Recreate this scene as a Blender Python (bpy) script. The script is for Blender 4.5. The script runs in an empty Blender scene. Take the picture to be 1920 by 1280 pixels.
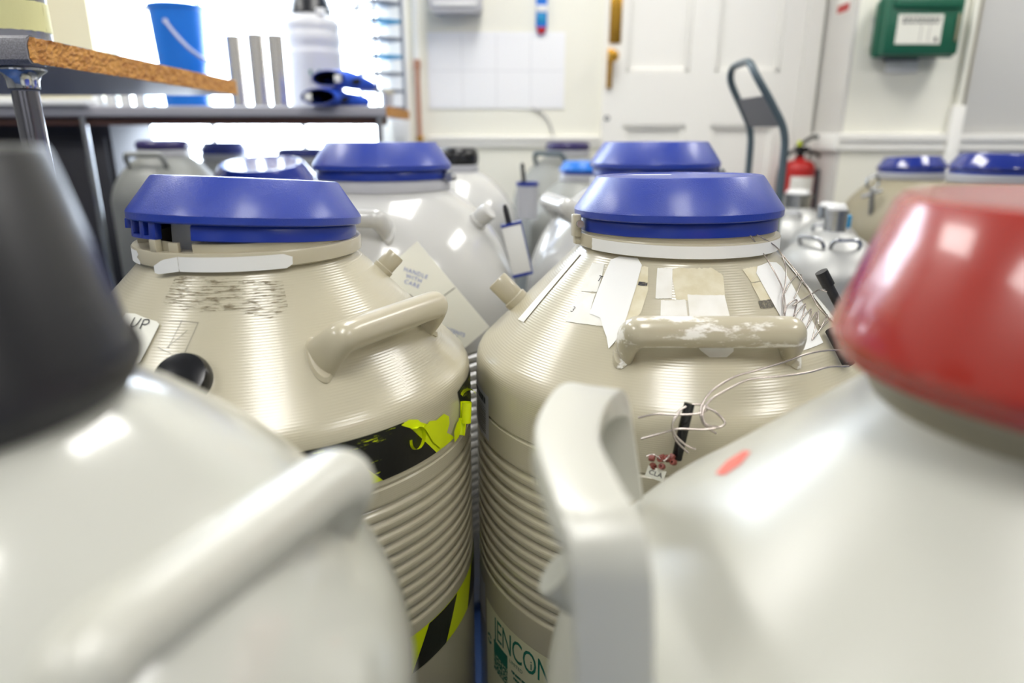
import bpy, bmesh, math, random
from mathutils import Vector, Matrix
rnd = random.Random(7)
PI = math.pi
R = math.radians
scene = bpy.context.scene
C = scene.collection

# ------------------------------------------------------------------ camera, world, exposure
cam_data = bpy.data.cameras.new('camera')
cam = bpy.data.objects.new('camera', cam_data)
C.objects.link(cam)
cam.location = (0, 0, 1.0)
cam.rotation_euler = (PI / 2 - math.atan(390 / 1280), 0, 0)
cam_data.lens = 24
cam_data.sensor_width = 36
cam_data.clip_start = 0.02
cam_data.dof.use_dof = True
cam_data.dof.focus_distance = 0.86
cam_data.dof.aperture_fstop = 2.0
scene.camera = cam

world = bpy.data.worlds.new('world')
scene.world = world
world.use_nodes = True
world.node_tree.nodes['Background'].inputs[0].default_value = (0.8, 0.88, 1.0, 1)
world.node_tree.nodes['Background'].inputs[1].default_value = 0.5

WINDOW_LIGHT = 12.0        # daylight through the window above the far bench
REAR_LIGHT = 0.7          # daylight through the windows behind the photographer
TUBE_LIGHT = 12.5         # square-lit ceiling panels
vs = scene.view_settings
vs.view_transform = 'Standard'
vs.look = 'None'
vs.exposure = 0.27
vs.gamma = 1.0
vs.use_curve_mapping = False
try:
    scene.cycles.use_denoising = True
    scene.cycles.max_bounces = 10
    scene.cycles.sample_clamp_indirect = 8
except Exception:
    pass


# ------------------------------------------------------------------ materials
def srgb(h):
    h = h.lstrip('#')
    out = []
    for i in (0, 2, 4):
        c = int(h[i:i + 2], 16) / 255
        out.append(c / 12.92 if c <= 0.04045 else ((c + 0.055) / 1.055) ** 2.4)
    return (*out, 1)


def mat(name, col, rough=0.5, metal=0.0, bump=None, var=None, coat=0.0, spec=0.5, trans=0.0, rings=None, wear=None, coat_rough=0.08):
    m = bpy.data.materials.new(name)
    m.use_nodes = True
    nt = m.node_tree
    b = nt.nodes['Principled BSDF']
    col = srgb(col) if isinstance(col, str) else col
    b.inputs['Base Color'].default_value = col
    b.inputs['Roughness'].default_value = rough
    b.inputs['Metallic'].default_value = metal
    b.inputs['Specular IOR Level'].default_value = spec
    b.inputs['Coat Weight'].default_value = coat
    b.inputs['Coat Roughness'].default_value = coat_rough
    b.inputs['Coat IOR'].default_value = 1.6
    b.inputs['Transmission Weight'].default_value = trans
    tc = nt.nodes.new('ShaderNodeTexCoord')
    last = None
    if var:
        scale, amount, c2 = var
        n = nt.nodes.new('ShaderNodeTexNoise')
        n.inputs['Scale'].default_value = scale
        n.inputs['Detail'].default_value = 5
        nt.links.new(tc.outputs['Object'], n.inputs['Vector'])
        r = nt.nodes.new('ShaderNodeMapRange')
        r.inputs[1].default_value = 0.35
        r.inputs[2].default_value = 0.7
        r.inputs[4].default_value = amount
        nt.links.new(n.outputs[0], r.inputs[0])
        mx = nt.nodes.new('ShaderNodeMixRGB')
        mx.inputs[1].default_value = col
        mx.inputs[2].default_value = srgb(c2)
        nt.links.new(r.outputs[0], mx.inputs[0])
        nt.links.new(mx.outputs[0], b.inputs['Base Color'])
        last = mx
    if wear:
        scale, lo, hi, c2, stretch = wear
        mp = nt.nodes.new('ShaderNodeMapping')
        mp.inputs['Scale'].default_value = stretch
        nt.links.new(tc.outputs['Object'], mp.inputs[0])
        n = nt.nodes.new('ShaderNodeTexNoise')
        n.inputs['Scale'].default_value = scale
        n.inputs['Detail'].default_value = 7
        n.inputs['Roughness'].default_value = 0.7
        nt.links.new(mp.outputs[0], n.inputs['Vector'])
        r = nt.nodes.new('ShaderNodeMapRange')
        r.inputs[1].default_value = lo
        r.inputs[2].default_value = hi
        nt.links.new(n.outputs[0], r.inputs[0])
        mx = nt.nodes.new('ShaderNodeMixRGB')
        mx.inputs[1].default_value = col
        mx.inputs[2].default_value = srgb(c2)
        nt.links.new(r.outputs[0], mx.inputs[0])
        nt.links.new(mx.outputs[0], b.inputs['Base Color'])
    h = None
    if bump:
        scale, strength = bump
        n = nt.nodes.new('ShaderNodeTexNoise')
        n.inputs['Scale'].default_value = scale
        n.inputs['Detail'].default_value = 3
        nt.links.new(tc.outputs['Object'], n.inputs['Vector'])
        bp = nt.nodes.new('ShaderNodeBump')
        bp.inputs['Strength'].default_value = strength
        bp.inputs['Distance'].default_value = 0.001
        nt.links.new(n.outputs[0], bp.inputs['Height'])
        nt.links.new(bp.outputs[0], b.inputs['Normal'])
        h = bp
    if rings:
        pitch, strength = rings
        w = nt.nodes.new('ShaderNodeTexWave')
        w.bands_direction = 'Z'
        w.inputs['Scale'].default_value = 1.0 / pitch * 0.314159
        w.inputs['Distortion'].default_value = 0.0
        nt.links.new(tc.outputs['Object'], w.inputs['Vector'])
        bp = nt.nodes.new('ShaderNodeBump')
        bp.inputs['Strength'].default_value = strength
        bp.inputs['Distance'].default_value = 0.0006
        nt.links.new(w.outputs[1], bp.inputs['Height'])
        if h:
            nt.links.new(h.outputs[0], bp.inputs['Normal'])
        nt.links.new(bp.outputs[0], b.inputs['Normal'])
        nt.links.new(bp.outputs[0], b.inputs['Coat Normal'])
    return m


def emit(name, col, strength):
    m = bpy.data.materials.new(name)
    m.use_nodes = True
    nt = m.node_tree
    nt.nodes.clear()
    o = nt.nodes.new('ShaderNodeOutputMaterial')
    e = nt.nodes.new('ShaderNodeEmission')
    e.inputs[0].default_value = srgb(col) if isinstance(col, str) else col
    e.inputs[1].default_value = strength
    nt.links.new(e.outputs[0], o.inputs[0])
    return m


def ragged(name, col, scale, lo, hi, stretch=(1, 1, 1), rough=0.6):
    """flat print of which only flecks are left: noise decides what is still there"""
    m = mat(name, col, rough)
    nt = m.node_tree
    b = nt.nodes['Principled BSDF']
    tc = nt.nodes.new('ShaderNodeTexCoord')
    mp = nt.nodes.new('ShaderNodeMapping')
    mp.inputs['Scale'].default_value = stretch
    nt.links.new(tc.outputs['UV'], mp.inputs[0])
    n = nt.nodes.new('ShaderNodeTexNoise')
    n.inputs['Scale'].default_value = scale
    n.inputs['Detail'].default_value = 8
    n.inputs['Roughness'].default_value = 0.75
    nt.links.new(mp.outputs[0], n.inputs['Vector'])
    r = nt.nodes.new('ShaderNodeMapRange')
    r.inputs[1].default_value = lo
    r.inputs[2].default_value = hi
    nt.links.new(n.outputs[0], r.inputs[0])
    nt.links.new(r.outputs[0], b.inputs['Alpha'])
    return m


M = {
    'beige': mat('beige_enamel', '#bab39b', 0.28, bump=(60, 0.05), rings=(0.0026, 0.14), var=(9, 0.25, '#b2aa91'), coat=0.6, coat_rough=0.16),
    'beige_plain': mat('beige_plastic', '#b6ae96', 0.3, coat=0.4),
    'beige_worn': mat('beige_worn_paint', '#b6ae96', 0.3, coat=0.5, wear=(38, 0.54, 0.60, '#f0eee6', (0.35, 1, 1)), bump=(40, 0.05)),
    'bone': mat('bone_enamel', '#c0bfbb', 0.18, coat=0.6, bump=(25, 0.03)),
    'white': mat('white_enamel', '#bfbfb5', 0.18, coat=0.6, bump=(30, 0.03), var=(5, 0.25, '#b7b6a9')),
    'cream': mat('cream_enamel', '#bfbeb2', 0.32, coat=0.5, coat_rough=0.3, bump=(30, 0.03)),
    'grey_enamel': mat('grey_enamel', '#8f908b', 0.4, var=(6, 0.3, '#838379')),
    'tan': mat('tan_enamel', '#989079', 0.45),
    'blue': mat('blue_moulded_plastic', '#12349c', 0.3, coat=0.35, coat_rough=0.22, bump=(800, 0.5), var=(14, 0.2, '#183ca2')),
    'blue_smooth': mat('blue_smooth_plastic', '#15308e', 0.28),
    'blue_deep': mat('deep_blue_plastic', '#142a82', 0.16, coat=0.6),
    'purple': mat('purple_plastic', '#2b2158', 0.3),
    'black': mat('black_rubber', '#1a1a20', 0.45, bump=(300, 0.2)),
    'black_gloss': mat('black_plastic', '#101012', 0.22),
    'charcoal_lid': mat('charcoal_plastic', '#131318', 0.3, bump=(400, 0.15)),
    'red': mat('red_moulded_plastic', '#a02c20', 0.26, coat=0.5, bump=(300, 0.1), var=(10, 0.25, '#a83424')),
    'red_paint': mat('red_paint', '#b01410', 0.3),
    'white_tape': mat('white_tape', '#e9e9e6', 0.6, bump=(150, 0.15)),
    'paper': mat('white_paper', '#eae9e3', 0.65, bump=(90, 0.15), var=(35, 0.6, '#d9d6c8')),
    'old_paper': mat('yellowed_paper', '#d9d2b8', 0.65, bump=(90, 0.2), var=(60, 0.7, '#c7bb94')),
    'card': mat('white_card', '#e6e5d9', 0.55),
    'ink': mat('black_ink', '#222226', 0.5),
    'ink_grey': mat('grey_ink', '#6d6a63', 0.5),
    'ink_blue': mat('blue_ink', '#3557b0', 0.5),
    'ink_green': mat('green_ink', '#0d6a58', 0.5),
    'label_cream': mat('cream_label', '#d8d6b4', 0.5),
    'yellow_tape': mat('fluorescent_yellow_tape', '#d6e600', 0.4),
    'black_tape': mat('black_tape', '#131312', 0.35, bump=(120, 0.2)),
    'chrome': mat('chrome', '#c9cbd0', 0.12, metal=1),
    'steel': mat('brushed_steel', '#aeb0b4', 0.25, metal=1, bump=(200, 0.05)),
    'aluminium': mat('satin_aluminium', '#b4b4b1', 0.45, metal=0.6, bump=(40, 0.05)),
    'dark_steel': mat('dark_steel', '#84838a', 0.2, metal=1),
    'canister': mat('polished_canister', '#d8d3cb', 0.2, metal=0.8),
    'rack_grey': mat('rack_grey_paint', '#6d717c', 0.4),
    'wire': mat('bare_wire', '#bdb3ac', 0.25, metal=0.85),
    'copper': mat('copper_pipe', '#b98a72', 0.4, metal=0.5),
    'brass': mat('brass', '#c99a3c', 0.25, metal=0.9),
    'bead': mat('brown_rubber', '#7a3a30', 0.4),
    'slate': mat('slate_blue_paint', '#47565e', 0.35),
    'dark_plate': mat('dark_plate_paint', '#46464e', 0.4),
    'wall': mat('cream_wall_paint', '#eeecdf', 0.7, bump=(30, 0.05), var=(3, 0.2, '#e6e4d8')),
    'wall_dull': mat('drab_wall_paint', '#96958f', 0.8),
    'chart_paper': mat('chart_paper', '#f1f1f3', 0.6),
    'pier': mat('buff_wall_paint', '#cfc7a8', 0.7),
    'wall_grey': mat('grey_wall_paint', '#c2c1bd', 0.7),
    'wall_shade': mat('shaded_wall_paint', '#cfccc6', 0.7),  # darker copy of the wall paint: the return's shade put into its colour
    'gloss_white': mat('white_gloss_paint', '#efede7', 0.35),
    'ceiling': mat('ceiling_paint', '#c4c2bc', 0.8),
    'floor': mat('blue_vinyl_floor', '#3c5a92', 0.4, var=(20, 0.3, '#48669c')),
    'laminate': mat('grey_laminate', '#97969d', 0.4, bump=(500, 0.2), var=(300, 0.6, '#7f7e85')),
    'laminate_edge': mat('speckled_laminate', '#636267', 0.45, bump=(700, 0.3), var=(420, 0.9, '#8b8a90')),
    'chipboard': mat('chipboard', '#c48d45', 0.8, bump=(130, 1.0), wear=(75, 0.42, 0.66, '#8d5520', (1, 0.45, 1.6))),
    'brown_wood': mat('brown_wood', '#5c3d33', 0.6),
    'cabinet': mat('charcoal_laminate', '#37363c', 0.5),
    'bucket': mat('bright_blue_plastic', '#0a6fd0', 0.35),
    'handle_grey': mat('pale_grey_plastic', '#b9b9cc', 0.4),
    'plastic_white': mat('white_plastic', '#e6e6e4', 0.4),
    'bottle_white': mat('milky_plastic', '#cfcfd1', 0.4),
    'plastic_grey': mat('grey_plastic', '#b4b4b8', 0.4),
    'glove': mat('blue_glove_fabric', '#1950c8', 0.7, bump=(80, 0.4)),
    'glove_in': mat('black_lining', '#0c0c12', 0.9),
    'teal': mat('teal_plastic', '#1a8cc0', 0.4),
    'green': mat('green_plastic', '#0e5a42', 0.4),
    'cream_box': mat('cream_tape', '#d8d49a', 0.55, bump=(120, 0.5)),
    'glass': mat('clear_glass', '#f4fbff', 0.03, trans=1.0),
    'scuff': ragged('glue_residue', '#7d7258', 30, 0.53, 0.57, (1.6, 16, 1)),
    'hair': mat('dark_fibre', '#5a554c', 0.6),
    'print_faint': ragged('faint_print', '#8d8a80', 60, 0.45, 0.6, (1, 3, 1)),
    'red_sticker': mat('red_sticker', '#e06a58', 0.5),
    'sky_pane': emit('daylit_pane', (0.78, 0.88, 1.0, 1), WINDOW_LIGHT),
    'rear_pane': emit('daylit_rear_pane', (0.94, 0.97, 1.0, 1), REAR_LIGHT),
    'tube': emit('lit_diffuser', (1.0, 0.985, 0.95, 1), TUBE_LIGHT),
}


# ------------------------------------------------------------------ helpers
def finish(bm, name, m, parent=None, smooth=True, angle=35, loc=None, rot=None):
    bmesh.ops.remove_doubles(bm, verts=bm.verts, dist=1e-6)
    bmesh.ops.recalc_face_normals(bm, faces=bm.faces)
    me = bpy.data.meshes.new(name)
    bm.to_mesh(me)
    bm.free()
    if smooth:
        me.polygons.foreach_set('use_smooth', [True] * len(me.polygons))
        try:
            me.set_sharp_from_angle(angle=R(angle))
        except Exception:
            pass
    me.materials.append(M[m] if isinstance(m, str) else m)
    o = bpy.data.objects.new(name, me)
    C.objects.link(o)
    if parent:
        o.parent = parent
    if loc is not None:
        o.location = loc
    if rot is not None:
        o.rotation_euler = rot
    return o


def tag(o, label, cat, group=None):
    o['label'] = label
    o['category'] = cat
    if group:
        o['group'] = group
    return o


def thing(name, label, cat, loc=(0, 0, 0), rot=(0, 0, 0), group=None):
    o = bpy.data.objects.new(name, None)
    o.empty_display_size = 0.05
    C.objects.link(o)
    o.location = loc
    o.rotation_euler = rot
    return tag(o, label, cat, group)


def struct(o):
    o['kind'] = 'structure'
    return o


def add_lathe(bm, prof, n=64, a0=0.0, a1=360.0, c=(0, 0, 0), close=False):
    full = abs(a1 - a0) >= 359.9
    cols = n if full else n + 1
    rings = []
    pts = list(prof)
    for r, z in pts:
        if r < 1e-6 and full:
            rings.append([bm.verts.new((c[0], c[1], c[2] + z))] * cols)
        else:
            rings.append([bm.verts.new((c[0] + r * math.cos(R(a0 + (a1 - a0) * k / n)), c[1] + r * math.sin(R(a0 + (a1 - a0) * k / n)), c[2] + z)) for k in range(cols)])
    seq = list(range(len(rings)))
    pairs = list(zip(seq[:-1], seq[1:]))
    if close:
        pairs.append((seq[-1], seq[0]))
    for i, j in pairs:
        A, B = rings[i], rings[j]
        for k in range(n):
            k2 = (k + 1) % cols if full else k + 1
            vs_ = []
            for v in (A[k], A[k2], B[k2], B[k]):
                if v not in vs_:
                    vs_.append(v)
            if len(vs_) > 2:
                try:
                    bm.faces.new(vs_)
                except ValueError:
                    pass
    if close and not full:
        for k in (0, n):
            try:
                bm.faces.new([rr[k] for rr in rings])
            except ValueError:
                pass


def lathe(name, prof, m, parent=None, n=64, angle=35, loc=None, rot=None, **kw):
    bm = bmesh.new()
    add_lathe(bm, prof, n, **kw)
    return finish(bm, name, m, parent, True, angle, loc, rot)


def add_box(bm, lo, hi, bevel=0.0, mtx=None, seg=2):
    d = bmesh.ops.create_cube(bm, size=1)
    vs_ = d['verts']
    for v in vs_:
        v.co = Vector([lo[i] + (v.co[i] + 0.5) * (hi[i] - lo[i]) for i in range(3)])
    if bevel:
        es = list({e for v in vs_ for e in v.link_edges})
        g = bmesh.ops.bevel(bm, geom=es, offset=bevel, segments=seg, affect='EDGES', profile=0.5)
        vs_ = list({v for f in g['faces'] for v in f.verts} | {v for v in vs_ if v.is_valid})
    if mtx is not None:
        for v in vs_:
            v.co = mtx @ v.co


def box(name, lo, hi, m, parent=None, bevel=0.0, loc=None, rot=None):
    bm = bmesh.new()
    add_box(bm, lo, hi, bevel)
    return finish(bm, name, m, parent, True, 40, loc, rot)


def catmull(pts, sub=8, closed=False):
    P = [Vector(p) for p in pts]
    out = []
    n = len(P)
    rng = range(n if closed else n - 1)
    for i in rng:
        if closed:
            p0, p1, p2, p3 = P[i - 1], P[i], P[(i + 1) % n], P[(i + 2) % n]
        else:
            p0, p1, p2, p3 = P[max(i - 1, 0)], P[i], P[i + 1], P[min(i + 2, n - 1)]
        for k in range(sub):
            t = k / sub
            out.append(0.5 * ((2 * p1) + (-p0 + p2) * t + (2 * p0 - 5 * p1 + 4 * p2 - p3) * t * t + (-p0 + 3 * p1 - 3 * p2 + p3) * t ** 3))
    if not closed:
        out.append(P[-1])
    return out


def add_tube(bm, pts, rad, n=10, caps=True, up=None, section=None, closed=False):
    """sweep a round (or given) section along pts; rad a number or one per point"""
    P = [Vector(p) for p in pts]
    N = len(P)
    rads = rad if isinstance(rad, (list, tuple)) else [rad] * N
    prev = Vector(up) if up else None
    rings = []
    for i in range(N):
        if closed:
            t = (P[(i + 1) % N] - P[i - 1]).normalized()
        else:
            t = (P[min(i + 1, N - 1)] - P[max(i - 1, 0)]).normalized()
        if prev is None:
            prev = Vector((0, 0, 1)) if abs(t.z) < 0.9 else Vector((1, 0, 0))
        nrm = (prev - t * prev.dot(t))
        nrm = nrm.normalized() if nrm.length > 1e-6 else t.orthogonal().normalized()
        bi = t.cross(nrm)
        if up is None:
            prev = nrm
        sec = section or [(math.cos(2 * PI * k / n), math.sin(2 * PI * k / n)) for k in range(n)]
        ra, rb = rads[i] if isinstance(rads[i], (tuple, list)) else (rads[i], rads[i])
        rings.append([bm.verts.new(P[i] + nrm * a * ra + bi * b * rb) for a, b in sec])
    m_ = len(rings[0])
    for i in range(N if closed else N - 1):
        A, B = rings[i], rings[(i + 1) % N]
        for k in range(m_):
            bm.faces.new((A[k], A[(k + 1) % m_], B[(k + 1) % m_], B[k]))
    if caps and not closed:
        bm.faces.new(rings[0][::-1])
        bm.faces.new(rings[-1])


def tube(name, pts, rad, m, parent=None, n=10, smooth_path=True, sub=6, **kw):
    bm = bmesh.new()
    p = catmull(pts, sub) if smooth_path else pts
    if isinstance(rad, (list, tuple)) and smooth_path:
        rr = []
        for i in range(len(rad) - 1):
            a_, b_ = rad[i], rad[i + 1]
            if isinstance(a_, (tuple, list)):
                rr += [(a_[0] + (b_[0] - a_[0]) * k / sub, a_[1] + (b_[1] - a_[1]) * k / sub) for k in range(sub)]
            else:
                rr += [a_ + (b_ - a_) * k / sub for k in range(sub)]
        rad = rr + [rad[-1]]
    add_tube(bm, p, rad, n, **kw)
    return finish(bm, name, m, parent, True, 50)


def cyl_between(bm, a, b, r, n=16, r2=None):
    add_tube(bm, [a, b], [r, r if r2 is None else r2], n)


def prism(name, poly, y0, y1, m, parent=None, axis='y', loc=None, rot=None):
    bm = bmesh.new()
    def P(a, b, t):
        return {'y': (a, t, b), 'z': (a, b, t), 'x': (t, a, b)}[axis]
    A = [bm.verts.new(P(a, b, y0)) for a, b in poly]
    B = [bm.verts.new(P(a, b, y1)) for a, b in poly]
    bm.faces.new(A)
    bm.faces.new(B[::-1])
    for i in range(len(poly)):
        j = (i + 1) % len(poly)
        bm.faces.new((A[i], B[i], B[j], A[j]))
    return finish(bm, name, m, parent, True, 30, loc, rot)


def text_polys(txt, size, align='CENTER', spacing=1.0, squash=1.0, line=1.0):
    cu = bpy.data.curves.new('lettering', 'FONT')
    cu.body = txt
    cu.size = size
    cu.align_x = align
    cu.align_y = 'CENTER'
    cu.space_character = spacing
    cu.space_line = line
    cu.resolution_u = 3
    o = bpy.data.objects.new('lettering', cu)
    C.objects.link(o)
    bpy.context.view_layer.update()
    me = o.to_mesh()
    vs_ = [(v.co.x * squash, v.co.y) for v in me.vertices]
    fs = [tuple(p.vertices) for p in me.polygons]
    o.to_mesh_clear()
    bpy.data.objects.remove(o)
    bpy.data.curves.remove(cu)
    return vs_, fs


def flat_text(name, txt, size, fn, m, parent=None, bold=0.0, **kw):
    """fn maps flat lettering coordinates (x, y) to a point of the surface"""
    vs_, fs = text_polys(txt, size, **kw)
    bm = bmesh.new()
    V = [bm.verts.new(fn(x, y)) for x, y in vs_]
    for f in fs:
        try:
            bm.faces.new([V[i] for i in f])
        except ValueError:
            pass
    return finish(bm, name, m, parent, False)


class Surf:
    """outline of a vessel, so that tapes and labels can be laid on its skin: (azimuth, arc length from the shoulder edge)"""
    def __init__(self, prof, zref):
        self.P = prof
        L = [0]
        for (r0, z0), (r1, z1) in zip(prof[:-1], prof[1:]):
            L.append(L[-1] + math.hypot(r1 - r0, z1 - z0))
        for i in range(len(prof) - 1):
            if prof[i][1] <= zref <= prof[i + 1][1]:
                t = (zref - prof[i][1]) / max(prof[i + 1][1] - prof[i][1], 1e-9)
                off = L[i] + t * (L[i + 1] - L[i])
                break
        self.L = [l - off for l in L]

    def rz(self, s):
        L, P = self.L, self.P
        s = min(max(s, L[0] + 1e-6), L[-1] - 1e-6)
        for i in range(len(L) - 1):
            if L[i] <= s <= L[i + 1] and L[i + 1] > L[i]:
                t = (s - L[i]) / (L[i + 1] - L[i])
                dr, dz = P[i + 1][0] - P[i][0], P[i + 1][1] - P[i][1]
                l = math.hypot(dr, dz)
                return P[i][0] + t * dr, P[i][1] + t * dz, dz / l, -dr / l
        return P[-1][0], P[-1][1], 0, 1

    def s_at(self, z):
        P, L = self.P, self.L
        for i in range(len(P) - 1):
            if P[i][1] <= z <= P[i + 1][1] and P[i + 1][1] > P[i][1]:
                return L[i] + (z - P[i][1]) / (P[i + 1][1] - P[i][1]) * (L[i + 1] - L[i])
        return L[-1]

    def pt(self, az, s, off=0.0):
        r, z, nr, nz = self.rz(s)
        a = R(az)
        return Vector(((r + off * nr) * math.cos(a), (r + off * nr) * math.sin(a), z + off * nz))

    def normal(self, az, s):
        r, z, nr, nz = self.rz(s)
        a = R(az)
        return Vector((nr * math.cos(a), nr * math.sin(a), nz))


def patch(name, surf, poly, m, parent, off=0.0006, cols=18, rows=4, jitter=0.0, thick=0.0):
    """sheet laid on a vessel; poly in (azimuth, arc length), convex along its columns"""
    bm = bmesh.new()
    uvl = bm.loops.layers.uv.new('UVMap')
    a0 = min(p[0] for p in poly)
    a1 = max(p[0] for p in poly)
    xs = sorted(set([a0 + 1e-4 + (a1 - a0 - 2e-4) * i / cols for i in range(cols + 1)] + [min(max(p[0], a0 + 1e-4), a1 - 1e-4) for p in poly]))
    grid = []
    for x in xs:
        hits = []
        for (x0, y0), (x1, y1) in zip(poly, poly[1:] + poly[:1]):
            if (x0 - x) * (x1 - x) <= 0 and abs(x1 - x0) > 1e-9:
                hits.append(y0 + (y1 - y0) * (x - x0) / (x1 - x0))
        if not hits:
            continue
        lo, hi = min(hits), max(hits)
        lo += rnd.uniform(-jitter, jitter)
        hi += rnd.uniform(-jitter, jitter)
        grid.append([(x, lo + (hi - lo) * j / rows) for j in range(rows + 1)])
    rref = surf.rz(sum(p[1] for p in poly) / len(poly))[0]
    V = [[bm.verts.new(surf.pt(a, s, off)) for a, s in g] for g in grid]
    for i in range(len(V) - 1):
        for j in range(rows):
            try:
                f = bm.faces.new((V[i][j], V[i + 1][j], V[i + 1][j + 1], V[i][j + 1]))
            except ValueError:
                continue
            for lp, (a, s) in zip(f.loops, (grid[i][j], grid[i + 1][j], grid[i + 1][j + 1], grid[i][j + 1])):
                lp[uvl].uv = (R(a) * rref, s)
    me = bpy.data.meshes.new(name)
    bm.to_mesh(me)
    bm.free()
    me.polygons.foreach_set('use_smooth', [True] * len(me.polygons))
    me.materials.append(M[m] if isinstance(m, str) else m)
    o = bpy.data.objects.new(name, me)
    C.objects.link(o)
    o.parent = parent
    return o


def surf_text(name, surf, txt, az, s, size, m, parent, ang=0.0, off=0.0011, **kw):
    r = surf.rz(s)[0]
    ca, sa = math.cos(R(ang)), math.sin(R(ang))
    return flat_text(name, txt, size, lambda x, y: surf.pt(az + math.degrees((x * ca - y * sa) / r), s + x * sa + y * ca, off), m, parent, **kw)


def stroke(bm, surf, pts, w, off=0.001):
    """pen stroke on a vessel's skin, pts in (azimuth, arc length)"""
    P = catmull([(a, s, 0) for a, s in pts], 6)
    r = surf.rz(pts[0][1])[0]
    V = []
    for i, p in enumerate(P):
        q0, q1 = P[max(i - 1, 0)], P[min(i + 1, len(P) - 1)]
        d = Vector((R(q1.x - q0.x) * r, q1.y - q0.y))
        d = d.normalized() if d.length > 1e-9 else Vector((1, 0))
        nx, ny = -d.y * w / 2, d.x * w / 2
        V.append((bm.verts.new(surf.pt(p.x + math.degrees(nx / r), p.y + ny, off)), bm.verts.new(surf.pt(p.x - math.degrees(nx / r), p.y - ny, off))))
    for a, b in zip(V[:-1], V[1:]):
        bm.faces.new((a[0], b[0], b[1], a[1]))


def dome_profile(Rb, z0, h, n, rneck, steps=22):
    out = []
    k1 = rneck / Rb
    for i in range(steps + 1):
        th = (PI / 2) * i / steps
        k = 1 - (1 - k1) * (i / steps) ** 1.6
        z = z0 + h * max(0.0, 1 - k ** n) ** (1 / n)
        out.append((k * Rb, z))
    return out


def handle_pts(surf, az, s, chord, lift, up=0.0, foot_in=0.006):
    """tangential grab handle: both feet on the skin, bar standing off it"""
    r = surf.rz(s)[0]
    da = math.degrees(math.asin(min(0.99, chord / 2 / r)))
    nrm = surf.normal(az, s)
    f0, f1 = surf.pt(az - da, s, -foot_in), surf.pt(az + da, s, -foot_in)
    L = nrm * lift + Vector((0, 0, up))
    t = (f1 - f0).normalized()
    c = 0.015
    return [f0, f0 + L * 0.55 - t * 0.001, f0 + L * 0.92 + t * c * 0.35, f0 + L + t * c, f0 + L + (f1 - f0) * 0.35, f0 + L + (f1 - f0) * 0.65,
            f1 + L - t * c, f1 + L * 0.92 - t * c * 0.35, f1 + L * 0.55 + t * 0.001, f1]


def grab_handle(surf, az, s, chord, lift, r, m, parent, n=22):
    p = handle_pts(surf, az, s, chord, lift)
    w = (p[-1] - p[0]).cross(surf.normal(az, s)).normalized()
    f = [(1.42, .48), (1.2, .72), (1.03, .95), (1, 1), (1, 1)]
    rad = [(a * r, b * r) for a, b in f + f[::-1]]
    o = tube('handle', p, rad, m, parent, n, up=w)
    for e in (p[0], p[-1]):
        k = lathe('weld_bead', [(.0, -.004), (r * 1.25, -.004), (r * 1.32, .001), (r * 1.1, .005), (0, .005)], m, o, 24)
        k.rotation_mode = 'QUATERNION'
        nn = surf.normal(math.degrees(math.atan2(e.y, e.x)), s)
        k.rotation_quaternion = nn.to_track_quat('Z', 'Y')
        k.location = e + nn * .0065
        k.scale = (.55, 1.25, 1)
    return o


def stub(name, surf, az, s, r, length, m, parent, tilt=0.0):
    """vacuum port cap: short stepped plug along the skin's normal"""
    nrm = surf.normal(az, s)
    nrm = (nrm + Vector((0, 0, tilt))).normalized()
    q = nrm.to_track_quat('Z', 'Y')
    o = lathe(name, [(0, -0.02), (r * 1.12, -0.02), (r * 1.12, length * 0.18), (r * 0.98, length * 0.22), (r, length * 0.3), (r, length * 0.93), (r * 0.93, length), (0, length)], m, parent, 32)
    o.location = surf.pt(az, s)
    o.rotation_mode = 'QUATERNION'
    o.rotation_quaternion = q
    return o


# ------------------------------------------------------------------ room shell
XL, XR, YB, YF, ZC = -2.6, 2.6, -2.6, 3.0, 2.7


def boxes(name, lst, m, parent=None, bevel=0.0):
    bm = bmesh.new()
    for lo, hi in lst:
        add_box(bm, lo, hi, bevel)
    return finish(bm, name, m, parent, True, 40)


struct(box('floor', (XL, YB, -0.1), (XR, YF, 0), 'floor'))
struct(box('ceiling', (XL, YB, ZC), (XR, YF, ZC + 0.1), 'ceiling'))
WX0, WX1, WZ0, WZ1 = -1.66, -0.50, 0.62, 2.35
struct(boxes('wall_back', [((XL, YF, 0), (WX0, YF + 0.15, ZC)), ((WX1, YF, 0), (1.26, YF + 0.15, ZC)), ((WX0, YF, 0), (WX1, YF + 0.15, WZ0)), ((WX0, YF, WZ1), (WX1, YF + 0.15, ZC))], 'wall'))
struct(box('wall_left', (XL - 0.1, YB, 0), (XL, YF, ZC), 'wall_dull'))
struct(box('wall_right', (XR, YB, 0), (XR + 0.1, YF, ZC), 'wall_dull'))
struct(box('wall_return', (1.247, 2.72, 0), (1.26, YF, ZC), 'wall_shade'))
struct(box('wall_alcove', (1.26, 2.72, 0), (1.665, YF, ZC), 'wall'))
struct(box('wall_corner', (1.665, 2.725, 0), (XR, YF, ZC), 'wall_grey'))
# wall behind the photographer with two window openings
RW = [(-1.9, -0.5), (0.5, 1.9)]
struct(boxes('wall_front', [((XL, YB - 0.15, 0), (XR, YB, 1.0)), ((XL, YB - 0.15, 2.4), (XR, YB, ZC)), ((XL, YB - 0.15, 1.0), (-1.9, YB, 2.4)), ((-0.5, YB - 0.15, 1.0), (0.5, YB, 2.4)), ((1.9, YB - 0.15, 1.0), (XR, YB, 2.4))], 'wall_dull'))


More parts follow.
